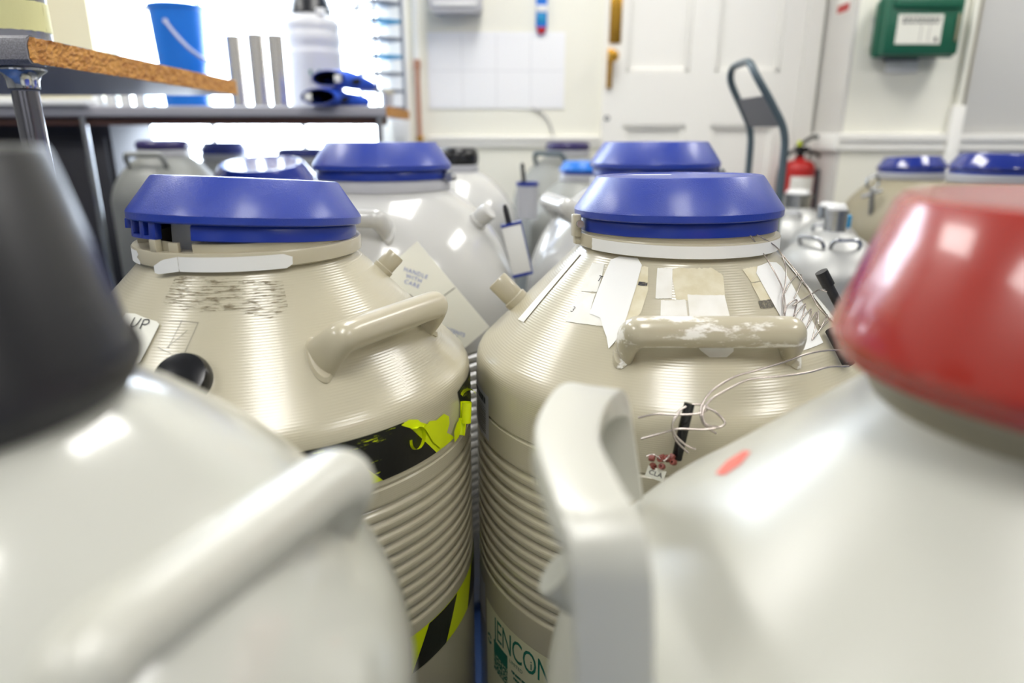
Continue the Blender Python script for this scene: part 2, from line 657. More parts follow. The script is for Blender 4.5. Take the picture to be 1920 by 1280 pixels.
def window(name, x0, x1, z0, z1, y, pane_m, nx, nz, inward):
    bm = bmesh.new()
    t = 0.05
    s = inward
    ya, yb = sorted((y, y + 0.05 * s))
    for lo, hi in [((x0, ya, z0), (x0 + t, yb, z1)), ((x1 - t, ya, z0), (x1, yb, z1)), ((x0, ya, z1 - t), (x1, yb, z1)), ((x0, ya, z0), (x1, yb, z0 + t))]:
        add_box(bm, lo, hi, 0.004)
    w = struct(finish(bm, name, 'gloss_white'))
    for i in range(1, nx):
        xx = x0 + (x1 - x0) * i / nx
        box('glazing_bar', (xx - 0.011, ya + 0.01, z0 + t), (xx + 0.011, yb - 0.008, z1 - t), 'gloss_white', w, 0.002)
    for j in range(1, nz):
        zz = z0 + (z1 - z0) * j / nz
        box('glazing_bar', (x0 + t, ya + 0.012, zz - 0.011), (x1 - t, yb - 0.01, zz + 0.011), 'gloss_white', w, 0.002)
    yp = y - 0.012 * s if s < 0 else y - 0.012
    cx = [x0 + t + (x1 - x0 - 2 * t) * i / nx for i in range(nx + 1)]
    cz = [z0 + t + (z1 - z0 - 2 * t) * j / nz for j in range(nz + 1)]
    yc = (ya + yb) / 2
    for i in range(nx):
        for j in range(nz):
            box('pane', (cx[i], yc - 0.003, cz[j]), (cx[i + 1], yc + 0.003, cz[j + 1]), pane_m, w)
    return w


window('window_1', WX0, WX1, WZ0, WZ1, YF + 0.03, 'sky_pane', 3, 4, 1)
window('window_2', -1.9, -0.5, 1.0, 2.4, YB - 0.08, 'rear_pane', 2, 3, 1)
window('window_3', 0.5, 1.9, 1.0, 2.4, YB - 0.08, 'rear_pane', 2, 3, 1)
struct(boxes('trim_1', [((WX1, YF - 0.02, 0.6), (WX1 + 0.075, YF, 2.42)), ((WX0 - 0.16, YF - 0.03, 2.35), (WX1 + 0.075, YF, 2.42))], 'gloss_white'))

struct(boxes('wall_pier', [((WX0 - 0.24, YF - 0.10, 0), (WX0 + 0.02, YF, ZC))], 'pier'))
# dado rails
def rail(name, x0, x1, y, z0, z1, depth=0.022):
    zm = (z0 + z1) / 2
    return struct(prism(name, [(y, z1), (y - depth, z1 - 0.004), (y - depth, zm + 0.006), (y - depth * 0.45, zm), (y - depth * 0.6, zm - 0.008), (y - depth * 0.6, z0 + 0.003), (y, z0)], x0, x1, 'gloss_white', axis='x'))


rail('trim_2', 1.247, XR, 2.72, 0.936, 1.0)
rail('trim_3', -0.35, 0.372, YF, 0.945, 0.99)
bm = bmesh.new()
add_box(bm, (1.228, 2.70, 0.936), (1.247, 2.98, 1.0), 0.004)
struct(finish(bm, 'trim_4', 'gloss_white'))

# door with four sunk panels
def door():
    d = thing('door_1', 'white four panel door with brass fittings behind the hand truck', 'door', (0, 0, 0))
    del d['label'], d['category']
    struct(d)
    x0, x1 = 0.372, 1.17
    xs = [(0.462, 0.718), (0.824, 1.085)]
    bm = bmesh.new()
    y0, y1 = YF - 0.035, YF
    cuts = [x0, xs[0][0], xs[0][1], xs[1][0], xs[1][1], x1]
    for a, b in ((cuts[0], cuts[1]), (cuts[2], cuts[3]), (cuts[4], cuts[5])):
        add_box(bm, (a, y0, 0.01), (b, y1, 2.05))
    for a, b in xs:
        for z0, z1 in ((0.01, 0.22), (1.032, 1.237), (1.93, 2.05)):
            add_box(bm, (a, y0, z0), (b, y1, z1))
    finish(bm, 'door_frame_rails', 'gloss_white', d)
    for a, b in xs:
        for z0, z1 in ((0.22, 1.032), (1.237, 1.93)):
            bm = bmesh.new()
            add_box(bm, (a - 0.005, y0 + 0.018, z0 - 0.005), (b + 0.005, y1, z1 + 0.005))
            add_box(bm, (a, y0 + 0.006, z0), (b, y0 + 0.02, z0 + 0.016), 0.003)
            add_box(bm, (a, y0 + 0.006, z1 - 0.016), (b, y0 + 0.02, z1), 0.003)
            add_box(bm, (a, y0 + 0.006, z0), (a + 0.016, y0 + 0.02, z1), 0.003)
            add_box(bm, (b - 0.016, y0 + 0.006, z0), (b, y0 + 0.02, z1), 0.003)
            finish(bm, 'door_panel', 'gloss_white', d)
    box('finger_plate', (0.388, y0 - 0.006, 1.345), (0.436, y0 + 0.001, 1.62), 'brass', d, 0.002)
    h = lathe('door_knob', [(0, 0), (0.018, 0), (0.018, 0.006), (0.009, 0.01), (0.009, 0.025), (0.02, 0.034), (0.023, 0.045), (0.016, 0.056), (0, 0.059)], 'brass', d, 24, loc=(0.402, y0, 1.295), rot=(PI / 2, 0, 0))
    box('lock_case', (0.384, y0 - 0.016, 1.175), (0.405, y0 + 0.001, 1.325), 'brass', d, 0.003)
    lathe('keyhole_ring', [(0.005, 0), (0.011, 0), (0.011, 0.004), (0.005, 0.004)], 'steel', d, 20, loc=(0.392, y0, 1.06), rot=(PI / 2, 0, 0), close=True)
    return d


door()
struct(boxes('trim_5', [((1.172, YF - 0.05, 0), (1.235, YF, 2.12)), ((0.33, YF - 0.02, 2.05), (1.235, YF, 2.12))], 'gloss_white'))

# recessed ceiling light panels
def light_panel(x, y, label):
    t = thing('ceiling_light', label, 'light', (x, y, ZC), group='ceiling light panels')
    bm = bmesh.new()
    for lo, hi in (((-0.30, -0.60, -0.03), (-0.27, 0.60, 0)), ((0.27, -0.60, -0.03), (0.30, 0.60, 0)), ((-0.27, -0.60, -0.03), (0.27, -0.57, 0)), ((-0.27, 0.57, -0.03), (0.27, 0.60, 0))):
        add_box(bm, lo, hi, 0.004)
    finish(bm, 'panel_frame', 'gloss_white', t)
    box('diffuser', (-0.27, -0.57, -0.022), (0.27, 0.57, -0.002), 'tube', t)


for x, row in ((-2.0, 'left'), (0.1, 'middle'), (2.05, 'right')):
    for y, place in ((-0.45, 'behind the photographer'), (1.9, 'nearest the door')):
        light_panel(x, y, 'white ceiling light panel in the %s row %s' % (row, place))

# ------------------------------------------------------------------ benches
# near bench: speckled laminate worktop with a raw chipboard end, on chrome legs
def near_bench():
    t = thing('laboratory_bench', 'grey laminate bench with raw chipboard end on chrome legs, nearest left', 'bench', (0, 0, 0))
    z0, z1 = 1.096, 1.133
    prof = [(1.915, z0), (1.915, z1), (1.062, z1), (1.053, z1 - 0.004), (1.049, z1 - 0.012), (1.049, z0 + 0.006), (1.055, z0)]
    wt = prism('worktop', prof, -2.2, -0.6905, 'laminate', t, axis='x')
    for v in wt.data.vertices:
        if v.co.x > -1:
            v.co.x -= 0.036 * (v.co.y - 1.05) / 0.865
    # speckled front edge, a thin skin over the rounded nose
    bm = bmesh.new()
    edge = [(1.07, z1 + 0.0012), (1.061, z1 + 0.0012), (1.0515, z1 - 0.0035), (1.0475, z1 - 0.012), (1.0475, z0 + 0.005), (1.054, z0 - 0.001), (1.07, z0 - 0.001)]
    for (ya, za), (yb, zb) in zip(edge[:-1], edge[1:]):
        V = [bm.verts.new(p) for p in ((-2.2, ya, za), (-0.69, ya, za), (-0.69, yb, zb), (-2.2, yb, zb))]
        bm.faces.new(V)
    finish(bm, 'front_edge', 'laminate_edge', t)
    # chipboard end: rough granular face
    bm = bmesh.new()
    ny, nz = 150, 9
    G = []
    for i in range(ny + 1):
        row = []
        for j in range(nz + 1):
            y = 1.052 + (1.914 - 1.052) * i / ny
            z = z0 + 0.001 + (z1 - z0 - 0.002) * j / nz
            if i == 0:
                z = min(max(z, z0 + 0.007), z1 - 0.012)
            x = -0.6885 - 0.036 * (y - 1.05) / 0.865 + rnd.uniform(-0.0014, 0.0012)
            row.append(bm.verts.new((x, y + rnd.uniform(-0.001, 0.001) * (0 < i < ny), z + rnd.uniform(-0.0008, 0.0008))))
        G.append(row)
    for i in range(ny):
        for j in range(nz):
            bm.faces.new((G[i][j], G[i + 1][j], G[i + 1][j + 1], G[i][j + 1]))
    o = finish(bm, 'chipboard_end', 'chipboard', t, False)
    for x, y in ((-0.748, 1.115), (-1.5, 1.845), (-2.1, 1.12), (-2.1, 1.84)):
        l = lathe('leg', [(0, 0), (0.022, 0), (0.022, 0.012), (0.0185, 0.016), (0.0185, z0 - 0.034), (0, z0 - 0.034)], 'dark_steel', t, 28, loc=(x, y, 0))
        lathe('leg_flange', [(0.0, 0.0), (0.021, 0.0), (0.022, 0.012), (0.026, 0.02), (0.034, 0.0255), (0.034, 0.0295), (0, 0.0295)], 'chrome', l, 28, loc=(0, 0, z0 - 0.0305))
    return t


near_bench()


def far_bench():
    t = thing('window_bench', 'long grey bench with brown rail running below the bright window', 'bench', (0, 0, 0))
    z0, z1 = 1.053, 1.089
    prof = [(2.93, z0), (2.93, z1), (2.43, z1), (2.422, z1 - 0.004), (2.42, z1 - 0.01), (2.42, z0 + 0.004), (2.425, z0)]
    prism('worktop', prof, XL, -0.424, 'laminate', t, axis='x')
    bm = bmesh.new()
    add_box(bm, (-0.4235, 2.423, z0 + 0.001), (-0.418, 2.93, z1 - 0.001), 0.0)
    finish(bm, 'chipboard_end', 'chipboard', t)
    box('front_rail', (-2.58, 2.452, 1.027), (-0.43, 2.475, 1.0535), 'brown_wood', t, 0.002)
    for x in (-1.458, -0.452, -2.45):
        tube('leg', [(x, 2.44, 0), (x, 2.44, 1.0535)], 0.011, 'steel', t, 16, False)
    return t


far_bench()
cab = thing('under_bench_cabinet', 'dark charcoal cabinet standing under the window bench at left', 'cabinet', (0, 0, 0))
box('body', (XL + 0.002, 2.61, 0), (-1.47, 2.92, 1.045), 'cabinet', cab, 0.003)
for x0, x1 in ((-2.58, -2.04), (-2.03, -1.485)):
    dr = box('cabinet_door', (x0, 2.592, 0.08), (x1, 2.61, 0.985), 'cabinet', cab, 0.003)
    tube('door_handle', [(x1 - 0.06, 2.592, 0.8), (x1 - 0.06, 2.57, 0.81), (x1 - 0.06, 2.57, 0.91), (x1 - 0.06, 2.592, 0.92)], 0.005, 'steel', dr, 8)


# ------------------------------------------------------------------ vessels
PA = [(.28, .0), (.28, .685), (.2785, .697), (.274, .706), (.266, .7145), (.13, .853)]


def corrugated(zlo, zhi, nrib, Rb, depth, z_line=None):
    out = []
    pitch = (zhi - zlo) / nrib
    for i in range(nrib * 10 + 1):
        z = zlo + (zhi - zlo) * i / (nrib * 10)
        g = (0.5 - 0.5 * math.cos(2 * PI * (z - zlo) / pitch)) ** 3.4
        out.append((Rb - depth * g, z))
    if z_line:
        out += [(Rb, z_line - 0.003), (Rb - 0.0022, z_line - 0.001), (Rb - 0.0022, z_line + 0.001), (Rb, z_line + 0.003)]
    return out


def body_a(zlo, zhi, nrib, z_line):
    return [(0, 0.0), (.262, 0.0), (.274, 0.01), (.28, .03), (.28, zlo - .01)] + corrugated(zlo, zhi, nrib, .28, .0052, z_line) + PA[1:] + [(.128, .856), (.11, .856)]


LID = [(0, -0.0015), (.10, -0.0015), (.136, -0.001), (.1438, 0.0), (.1452, .0015), (.1456, .0095), (.1446, .0118), (.1165, .0520), (.1145, .0540), (.111, .0548), (.100, .0548), (.0985, .0534), (0, .0534)]


def big_lid(root, z, tilt, az, m='blue', scale=.967, skirt=None, skirt_m='blue_smooth', plug=True):
    """tilt in degrees, lifted on the side that faces azimuth az"""
    l = lathe('lid', [(r * scale, h * scale) for r, h in LID], m, root, 96, 12)
    ax = Vector((math.sin(R(az)), -math.cos(R(az)), 0))
    l.rotation_mode = 'QUATERNION'
    l.rotation_quaternion = Matrix.Rotation(R(tilt), 4, ax).to_quaternion()
    l.location = (0, 0, z)
    for a0, a1 in (skirt or [(0, 360)]):
        lathe('lid_skirt', [(.1365 * scale, 0), (.1385 * scale, -.003 * scale), (.1385 * scale, -.0185 * scale), (.1345 * scale, -.0195 * scale), (.1325 * scale, 0)], skirt_m, l, max(8, int((a1 - a0) / 5)), a0=a0, a1=a1, close=True)
    if plug:
        lathe('neck_plug', [(0, -.05), (.09 * scale, -.05), (.095 * scale, -.045), (.095 * scale, -.0015), (0, -.0015)], 'plastic_white', l, 40)
    return l


def collar(root, m='beige_plain', rim=None, z=.853):
    c = lathe('collar', [(.110, 0), (.136, 0), (.139, .002), (.139, .0165), (.138, .0185), (.137, .0188), (.110, .0188)], m, root, 96, close=True, loc=(0, 0, z))
    for a0, a1 in (rim or [(0, 360)]):
        lathe('collar_rim', [(.110, .0185), (.1315, .0185), (.1315, .0285), (.130, .0295), (.110, .0295)], m, c, max(8, int((a1 - a0) / 4)), a0=a0, a1=a1, close=True)
    return c


# ---- left beige vessel --------------------------------------------------------------
LV = thing('storage_dewar', 'beige vessel with tilted blue lid and yellow black tape, front left', 'dewar', (-.339, .890, 0), group='tall storage dewars')
SA = Surf(PA, .695)
lathe('body', body_a(.41, .60, 11, .618), 'beige', LV, 128, 28)
col = collar(LV, rim=[(-98, 205)])
box('latch_post', (-.006, -.004, 0), (.006, .004, .014), 'beige_plain', col, 0.001, loc=(-.065, -.118, .0185), rot=(0, 0, R(-30)))
box('latch_post', (-.008, -.003, 0), (.004, .003, .011), 'beige_plain', col, 0.001, loc=(-.039, -.124, .0185), rot=(0, 0, R(-12)))
prism('latch_web', [(-.067, 0), (-.04, 0), (-.04, .009), (-.067, .013)], -.1145, -.1125, 'beige_plain', col, loc=(0, 0, .0185))
ll = big_lid(LV, .8925, 5.2, -114, skirt=[(-97, 205)])
bm = bmesh.new()
for a, w in ((-142, .012), (-128, .010), (-119, .012)):
    add_box(bm, (.128, -w / 2, -.019), (.1365, w / 2, 0), .001, Matrix.Rotation(R(a), 4, 'Z'))
add_lathe(bm, [(.129, -.0195), (.1365, -.0195), (.1365, -.0155), (.129, -.0155)], 8, -143, -117, close=True)
finish(bm, 'latch_clip', 'blue_smooth', ll)
box('hinge_tab', (.1325, -.006, -.012), (.1425, .006, .0), 'blue_smooth', ll, .001, rot=(0, 0, R(-160)))
grab_handle(SA, -29.6, .090, .186, .047, .0178, 'beige_plain', LV)
stub('vacuum_port', SA, 22, .165, .0135, .03, 'beige_plain', LV)
# black cap on the shoulder
kn = lathe('black_cap', [(0, -.01), (.029, -.01), (.0295, .002), (.029, .006), (.0265, .0115), (.018, .014), (0, .015)], 'black_gloss', LV, 40)
kn.rotation_mode = 'QUATERNION'
kn.rotation_quaternion = SA.normal(-90, .080).to_track_quat('Z', 'Y')
kn.location = SA.pt(-90, .080, .002)
k2 = box('cap_mark', (-.0015, -.030, .003), (.0015, -.0265, .0115), 'plastic_white', kn, .0003, rot=(0, 0, R(-24)))


def collar_tape(name, a0, a1, zlo, zhi, parent, torn=(0, 0), m='white_tape', rr=.1394):
    bm = bmesh.new()
    n = max(6, int((a1 - a0) / 2))
    V = []
    for i in range(n + 1):
        row = []
        for j in range(5):
            a = a0 + (a1 - a0) * i / n
            if i == 0:
                a += rnd.uniform(-torn[0], torn[0])
            if i == n:
                a += rnd.uniform(-torn[1], torn[1])
            row.append(bm.verts.new((rr * math.cos(R(a)), rr * math.sin(R(a)), zlo + (zhi - zlo) * j / 4)))
        V.append(row)
    for i in range(n):
        for j in range(4):
            bm.faces.new((V[i][j], V[i + 1][j], V[i + 1][j + 1], V[i][j + 1]))
    return finish(bm, name, m, parent)


collar_tape('tape_strip', 165, 226, .0008, .0165, col, (1, 3))
collar_tape('tape_strip', -104, -54, -.0012, .0155, col, (.3, 3))
# loose folded end of that strip
bm = bmesh.new()
tail = []
for i in range(7):
    t_ = i / 6
    a = R(-104 - 13 * t_)
    rr = .1399 + .004 * t_
    zc = .0072 - .0065 * t_
    tail.append([bm.verts.new((rr * math.cos(a), rr * math.sin(a), zc + w)) for w in (-.0082 + .002 * (t_ > .95) + .0015 * t_, .0083 - .005 * max(0, t_ - .6) / .4)])
for a, b in zip(tail[:-1], tail[1:]):
    bm.faces.new((a[0], b[0], b[1], a[1]))
finish(bm, 'tape_tail', 'white_tape', col)
# worn away lettering and a pencilled square
patch('worn_print', SA, [(-107, .209), (-107, .172), (-97, .163), (-78, .163), (-66, .150), (-59, .160), (-58, .196), (-75, .205)], 'scuff', LV, .0007, 24, 6)
bm = bmesh.new()
for seg in ([(-101, .150), (-96, .151), (-90, .149)], [(-96, .152), (-97.5, .118)], [(-90, .150), (-92, .110)], [(-101, .118), (-96, .112)], [(-93, .140), (-98, .118)]):
    stroke(bm, SA, seg, .0005, .0008)
finish(bm, 'pencil_lines', 'ink_grey', LV, False)
# card marked UP
lab = patch('marked_card', SA, [(-121.5, 0.153), (-116.5, 0.1545), (-105, 0.148), (-103.5, 0.145), (-104.1, 0.099), (-105.5, 0.095), (-118.5, 0.09)], 'card', LV, .0022)
bm = bmesh.new()
stroke(bm, SA, [(-115.1, 0.1495), (-114.8, 0.1405), (-113.7, 0.1385), (-112.4, 0.1415), (-111.9, 0.1495)], .0014, .003)
stroke(bm, SA, [(-110.5, 0.1485), (-110.1, 0.137)], .0014, .003)
stroke(bm, SA, [(-110.5, 0.1482), (-108.5, 0.1488), (-107.8, 0.1455), (-108.7, 0.1428), (-110.3, 0.1426)], .0014, .003)
finish(bm, 'handwriting', 'ink', lab, False)
# hazard tape round the shoulder: yellow under, black diagonals and curling slivers over it
hz = patch('hazard_tape', SA, [(-85, -.008), (-37, -.008), (-30, -.028), (-20, -.062), (-19, -.067), (-52, -.067), (-85, -.067)], 'yellow_tape', LV, .0006, 40)
patch('black_band', SA, [(-85, -.0075), (-39.5, -.0075), (-28.5, -.0665), (-46.2, -.0672), (-50, -.046), (-56, -.046), (-58, -.0672), (-85, -.0672)], 'black_tape', hz, .0010, 44)
patch('black_band', SA, [(-16, -.010), (-12, -.008), (4, -.008), (4, -.067), (-8, -.067), (-13, -.045)], 'black_tape', hz, .0010, 16)
m_sc = ragged('yellow_scrape', '#d6e600', 30, 0.56, 0.60, (1.2, 14, 1))
patch('scraped_yellow', SA, [(-62, -.009), (-42, -.009), (-44, -.02), (-62, -.026)], m_sc, hz, .0013, 20)
patch('scraped_yellow', SA, [(-62, -.030), (-46, -.030), (-47, -.062), (-62, -.062)], ragged('yellow_scrape_low', '#d6e600', 30, 0.60, 0.64, (1.2, 14, 1)), hz, .0013, 20)
patch('scraped_yellow', SA, [(-15, -.010), (2, -.010), (2, -.06), (-13, -.045)], m_sc, hz, .0013, 20)


def curl(base_az, s0, w, turns, rad, parent, name='tape_curl', ang0=0.0, axis_tilt=0.0, grow=0.3):
    """ribbon peeling off the skin and rolling up"""
    bm = bmesh.new()
    o = SA.pt(base_az, s0, .001)
    nrm = SA.normal(base_az, s0)
    tang = Vector((-math.sin(R(base_az)), math.cos(R(base_az)), 0))
    upv = Vector((0, 0, 1))
    rot = Matrix.Rotation(R(axis_tilt), 4, nrm)
    tang, upv = rot @ tang, rot @ upv
    V = []
    n = 26
    for i in range(n + 1):
        t = i / n
        a = R(ang0) + turns * 2 * PI * t
        rr = rad * (1 - grow * t)
        p = o + nrm * (rad - rr * math.cos(a)) + tang * (rr * math.sin(a))
        V.append((bm.verts.new(p - upv * w / 2), bm.verts.new(p + upv * w / 2)))
    for a, b in zip(V[:-1], V[1:]):
        bm.faces.new((a[0], b[0], b[1], a[1]))
    return finish(bm, name, 'yellow_tape', parent)


def hoop(az, s0, rad, w, a0, a1, parent, ry=1.0):
    """sliver of tape standing on edge in an open ring"""
    bm = bmesh.new()
    o, nrm = SA.pt(az, s0, .0015), SA.normal(az, s0)
    tang = Vector((-math.sin(R(az)), math.cos(R(az)), 0))
    V = []
    for i in range(25):
        t = i / 24
        a = R(a0 + (a1 - a0) * t)
        p = o + tang * rad * math.cos(a) * (1 - .25 * t) + Vector((0, 0, 1)) * rad * ry * math.sin(a) * (1 - .25 * t)
        V.append((bm.verts.new(p), bm.verts.new(p + nrm * w * (1 - .4 * t) + Vector((0, 0, .3)) * w)))
    for A, B in zip(V[:-1], V[1:]):
        bm.faces.new((A[0], B[0], B[1], A[1]))
    return finish(bm, 'tape_curl', 'yellow_tape', parent)


hoop(-36.2, -.034, .0125, .007, 110, -190, hz, 1.25)
curl(-14.6, -.040, .027, .9, .0080, hz, axis_tilt=-10)
curl(-16.6, -.056, .022, .55, .006, hz, axis_tilt=-22)
curl(-13.0, -.020, .011, .40, .011, hz, axis_tilt=55)
patch('peeled_flap', SA, [(-40.5, -.009), (-38, -.0065), (-35.2, -.011), (-33.2, -.022), (-34.2, -.030), (-35.6, -.028), (-37.5, -.018)], 'yellow_tape', hz, .0022, 14)
patch('peeled_flap', SA, [(-33.2, -.024), (-31, -.020), (-28.5, -.024), (-25, -.022), (-22.5, -.030), (-22.3, -.040), (-25, -.058), (-27, -.0635), (-30, -.050)], 'yellow_tape', hz, .0024, 16)
patch('peeled_flap', SA, [(-20.5, -.055), (-18.6, -.047), (-16.5, -.045), (-15.6, -.056), (-17.5, -.068), (-20.4, -.070)], 'yellow_tape', hz, .004, 8)
lt = patch('hazard_tape', SA, [(-80, -.296), (20, -.296), (20, -.352), (-80, -.352)], 'yellow_tape', LV, .0006, 40)
patch('black_band', SA, [(-34, -.2965), (-20, -.2965), (-27, -.3515), (-41, -.3515)][::1], 'black_tape', lt, .001, 16)
patch('black_band', SA, [(-70, -.3515), (-60, -.2965), (-46, -.2965), (-54, -.3515)], 'black_tape', lt, .001, 16)
patch('black_band', SA, [(-12, -.3515), (-6, -.2965), (12, -.2965), (4, -.3515)], 'black_tape', lt, .001, 16)

# ---- right beige vessel --------------------------------------------------------------
RV = thing('storage_dewar', 'beige vessel with blue lid, covered in torn white labels, front centre right', 'dewar', (.228, .96, 0), group='tall storage dewars')
lathe('body', body_a(.375, .595, 12, .632), 'beige', RV, 128, 28)
col = collar(RV)
collar_tape('white_band', -152, 30, .0012, .0165, col, (.4, 1))
rl = big_lid(RV, .893, 1.6, -62)
lathe('hinge_pin', [(0, -.012), (.005, -.012), (.005, .012), (0, .012)], 'steel', rl, 12, loc=(-.139, -.030, -.008), rot=(PI / 2, 0, R(12)))
bm = bmesh.new()
add_box(bm, (-.006, -.009, -.024), (.004, .009, .006), .002)
add_box(bm, (-.004, -.006, -.034), (.010, .006, -.02), .002)
finish(bm, 'hinge_bracket', 'beige_plain', rl, loc=(-.140, -.028, -.002), rot=(0, 0, R(12)))
# white sticker and dark square on top of the lid
bm = bmesh.new()
vs_ = [bm.verts.new((x * .95, y * .95, .0555)) for x, y in ((-.085, -.066), (-.030, -.083), (-.022, -.060), (-.070, -.045))]
bm.faces.new(vs_)
finish(bm, 'lid_sticker', 'paper', rl, False)
grab_handle(SA, -90.5, .089, .188, .044, .0180, 'beige_worn', RV)
stub('vacuum_port', SA, 172, .088, .0165, .045, 'beige_plain', RV)
patch('paper_label', SA, [(-168.5, .203), (-163.5, .204), (-160.5, .083), (-166.0, .081)], 'paper', RV, .0013, 14, 8)
patch('paper_label', SA, [(-148, .197), (-139.5, .199), (-136.5, .180), (-134.5, .157), (-142.8, .153)], 'paper', RV, .0008, jitter=.0004)
patch('paper_label', SA, [(-143.5, .150), (-134.8, .154), (-133.2, .132), (-128.0, .126), (-125.0, .112), (-140.8, .107)], 'paper', RV, .0007, jitter=.0004)
patch('under_label', SA, [(-137.5, .200), (-115.2, .203), (-112.6, .170), (-113.4, .136), (-117, .122), (-131.5, .128)], 'old_paper', RV, .0006, jitter=.001)
patch('paper_label', SA, [(-137, .206), (-133, .213), (-122, .214), (-118.5, .204), (-118.0, .170), (-118.0, .130), (-118.6, .100), (-120.5, .083), (-122.5, .098), (-127.5, .122), (-132.5, .125)], 'white_tape', RV, .0015, 24, 6)
patch('paper_label', SA, [(-110.5, .202), (-103.2, .203), (-102.6, .160), (-109, .158)], 'paper', RV, .0009, jitter=.0005)
patch('yellowed_label', SA, [(-103.5, .199), (-101, .2035), (-84, .204), (-79, .194), (-81.5, .160), (-95, .156), (-101, .160)], 'old_paper', RV, .0006, 22, jitter=.0012)
patch('paper_label', SA, [(-106.8, .156), (-97.4, .159), (-96.4, .120), (-105.8, .116)], 'paper', RV, .0008, jitter=.0005)
patch('paper_label', SA, [(-96.6, .166), (-81.4, .165), (-81.8, .118), (-96, .118)], 'paper', RV, .0010, jitter=.0004)
patch('paper_label', SA, [(-95.5, .104), (-82.5, .104), (-83.6, .090), (-86, .083), (-91, .083), (-93.5, .092)], 'paper', RV, .0008)
patch('yellowed_label', SA, [(-67.5, .200), (-57.0, .202), (-59.4, .180), (-66.0, .180)], 'old_paper', RV, .0006, jitter=.0006)
patch('yellowed_label', SA, [(-66.5, .179), (-59.0, .179), (-60.4, .154), (-66.2, .154)], 'old_paper', RV, .0006, jitter=.0006)
patch('paper_label', SA, [(-60.5, .192), (-57, .201), (-46, .204), (-38, .200), (-36, .192), (-41.5, .155), (-48.5, .083), (-60.5, .081), (-61.2, .10), (-60.2, .15)], 'white_tape', RV, .0012, 24, 6)
patch('paper_label', SA, [(-20, .200), (-12, .198), (-24, .088), (-31, .092)], 'paper', RV, .0010, 20, jitter=.0008)
surf_text('printed_letters', SA, 'T', -136.8, .176, .0125, 'ink', RV, ang=-3, off=.0012)
patch('smeared_print', SA, [(-117.5, .1800), (-113.5, .1800), (-113.5, .1745), (-117.5, .1745)], ragged('smear_small', '#38363a', 120, 0.40, 0.5, (1, 3, 1)), RV, .0012, 6)
patch('smeared_print', SA, [(-68.0, .1535), (-60.6, .1535), (-60.9, .1425), (-68.0, .1425)], ragged('smear_print', '#5c574c', 150, 0.44, 0.52, (2.5, 1.2, 1)), RV, .0009, 6)
surf_text('handwriting', SA, '3', -140.5, .125, .012, 'ink_grey', RV, ang=-4, off=.0012)
# bar code sticker at the left edge of the body
bc = patch('barcode_sticker', SA, [(-186, -.030), (-157.6, -.033), (-157.6, -.098), (-186, -.098)], 'plastic_grey', RV, .0008)
patch('smeared_print', SA, [(-182, -.0385), (-160, -.0385), (-160, -.0475), (-182, -.0475)], ragged('smear_code', '#2c2c2e', 90, 0.42, 0.5, (3, 0.6, 1)), bc, .0013, 12)
for i in range(11):
    s_ = -.054 - i * .0036
    patch('barcode_line', SA, [(-178, s_), (-160, s_), (-160, s_ - rnd.choice((.0008, .0014, .0021))), (-178, s_ - .0012)], 'ink_grey', bc, .0012, 8, 1)
# maker's label low on the body
jl = patch('makers_label', SA, [(-161.5, -.362), (-105, -.362), (-105, -.52), (-161.5, -.52)], 'label_cream', RV, .0008, 30)
surf_text('green_lettering', SA, 'JENCONS', -140.0, -.391, .052, 'ink_green', jl, squash=.68, spacing=.93)
surf_text('green_lettering', SA, 'i', -135.9, -.3925, .022, 'ink_green', jl)
surf_text('small_print', SA, 'LIMITED', -142.5, -.4155, .0085, 'ink_green', jl)
for k in range(4):
    patch('small_print', SA, [(-144.5 + k, -.428 - .0085 * k), (-124, -.428 - .0085 * k), (-124, -.4325 - .0085 * k), (-144.5 + k, -.4325 - .0085 * k)], ragged('tiny_print', '#0d6a58', 200, 0.42, 0.5, (1.4, .5, 1)), jl, .0012, 12, 1)
surf_text('small_print', SA, 'TEM', -139, -.474, .014, 'ink_green', jl)
patch('green_block', SA, [(-155, -.412), (-146.5, -.412), (-146.5, -.435), (-155, -.435)], 'ink_green', jl, .0012, 8)
patch('green_stipple', SA, [(-155, -.435), (-146.5, -.435), (-146.5, -.465), (-155, -.465)], ragged('green_dots', '#0d6a58', 260, 0.46, 0.52), jl, .0012, 8)
bm = bmesh.new()
for k in range(2):
    stroke(bm, SA, [(-158.6 + 1.3 * math.cos(a), -.425 + .007 * math.sin(a)) for a in [k * PI + 0.4 + j * .5 for j in range(6)]], .004, .0012)
finish(bm, 'green_emblem', 'ink_green', jl, False)
patch('small_sticker', SA, [(-178, -.345), (-163, -.345), (-163, -.415), (-178, -.415)], 'plastic_grey', RV, .0008, 8)

# ---- near left white vessel with charcoal cap -----------------------------------------
NLp = dome_profile(.235, .697, .214, 1.556, .07)
NL = thing('storage_dewar', 'large blurred white vessel with charcoal cone cap in the left foreground', 'dewar', (-.291, .304, 0), group='tall storage dewars')
lathe('body', [(0, 0), (.22, 0), (.235, .02)] + NLp + [(.06, NLp[-1][1])], 'white', NL, 128, 30)
SN = Surf([(.235, 0)] + NLp, .697)
nl = lathe('cap', [(0, -.03), (.080, -.03), (.088, -.022), (.099, -.006), (.1025, .003), (.1015, .010), (.0995, .014), (.0785, .103), (.0765, .107), (.072, .108), (0, .108)], 'charcoal_lid', NL, 80, loc=(0, 0, .887))
lathe('cap_band', [(.0985, -.009), (.1035, .0), (.1042, .005), (.1025, .011)], 'black', nl, 80)
h0, h1 = Vector((.196, .048, .815)), Vector((.132, -.105, .815))
f0, f1 = Vector((.172, .044, .765)), Vector((.118, -.092, .770))
hd = (h1 - h0).normalized()
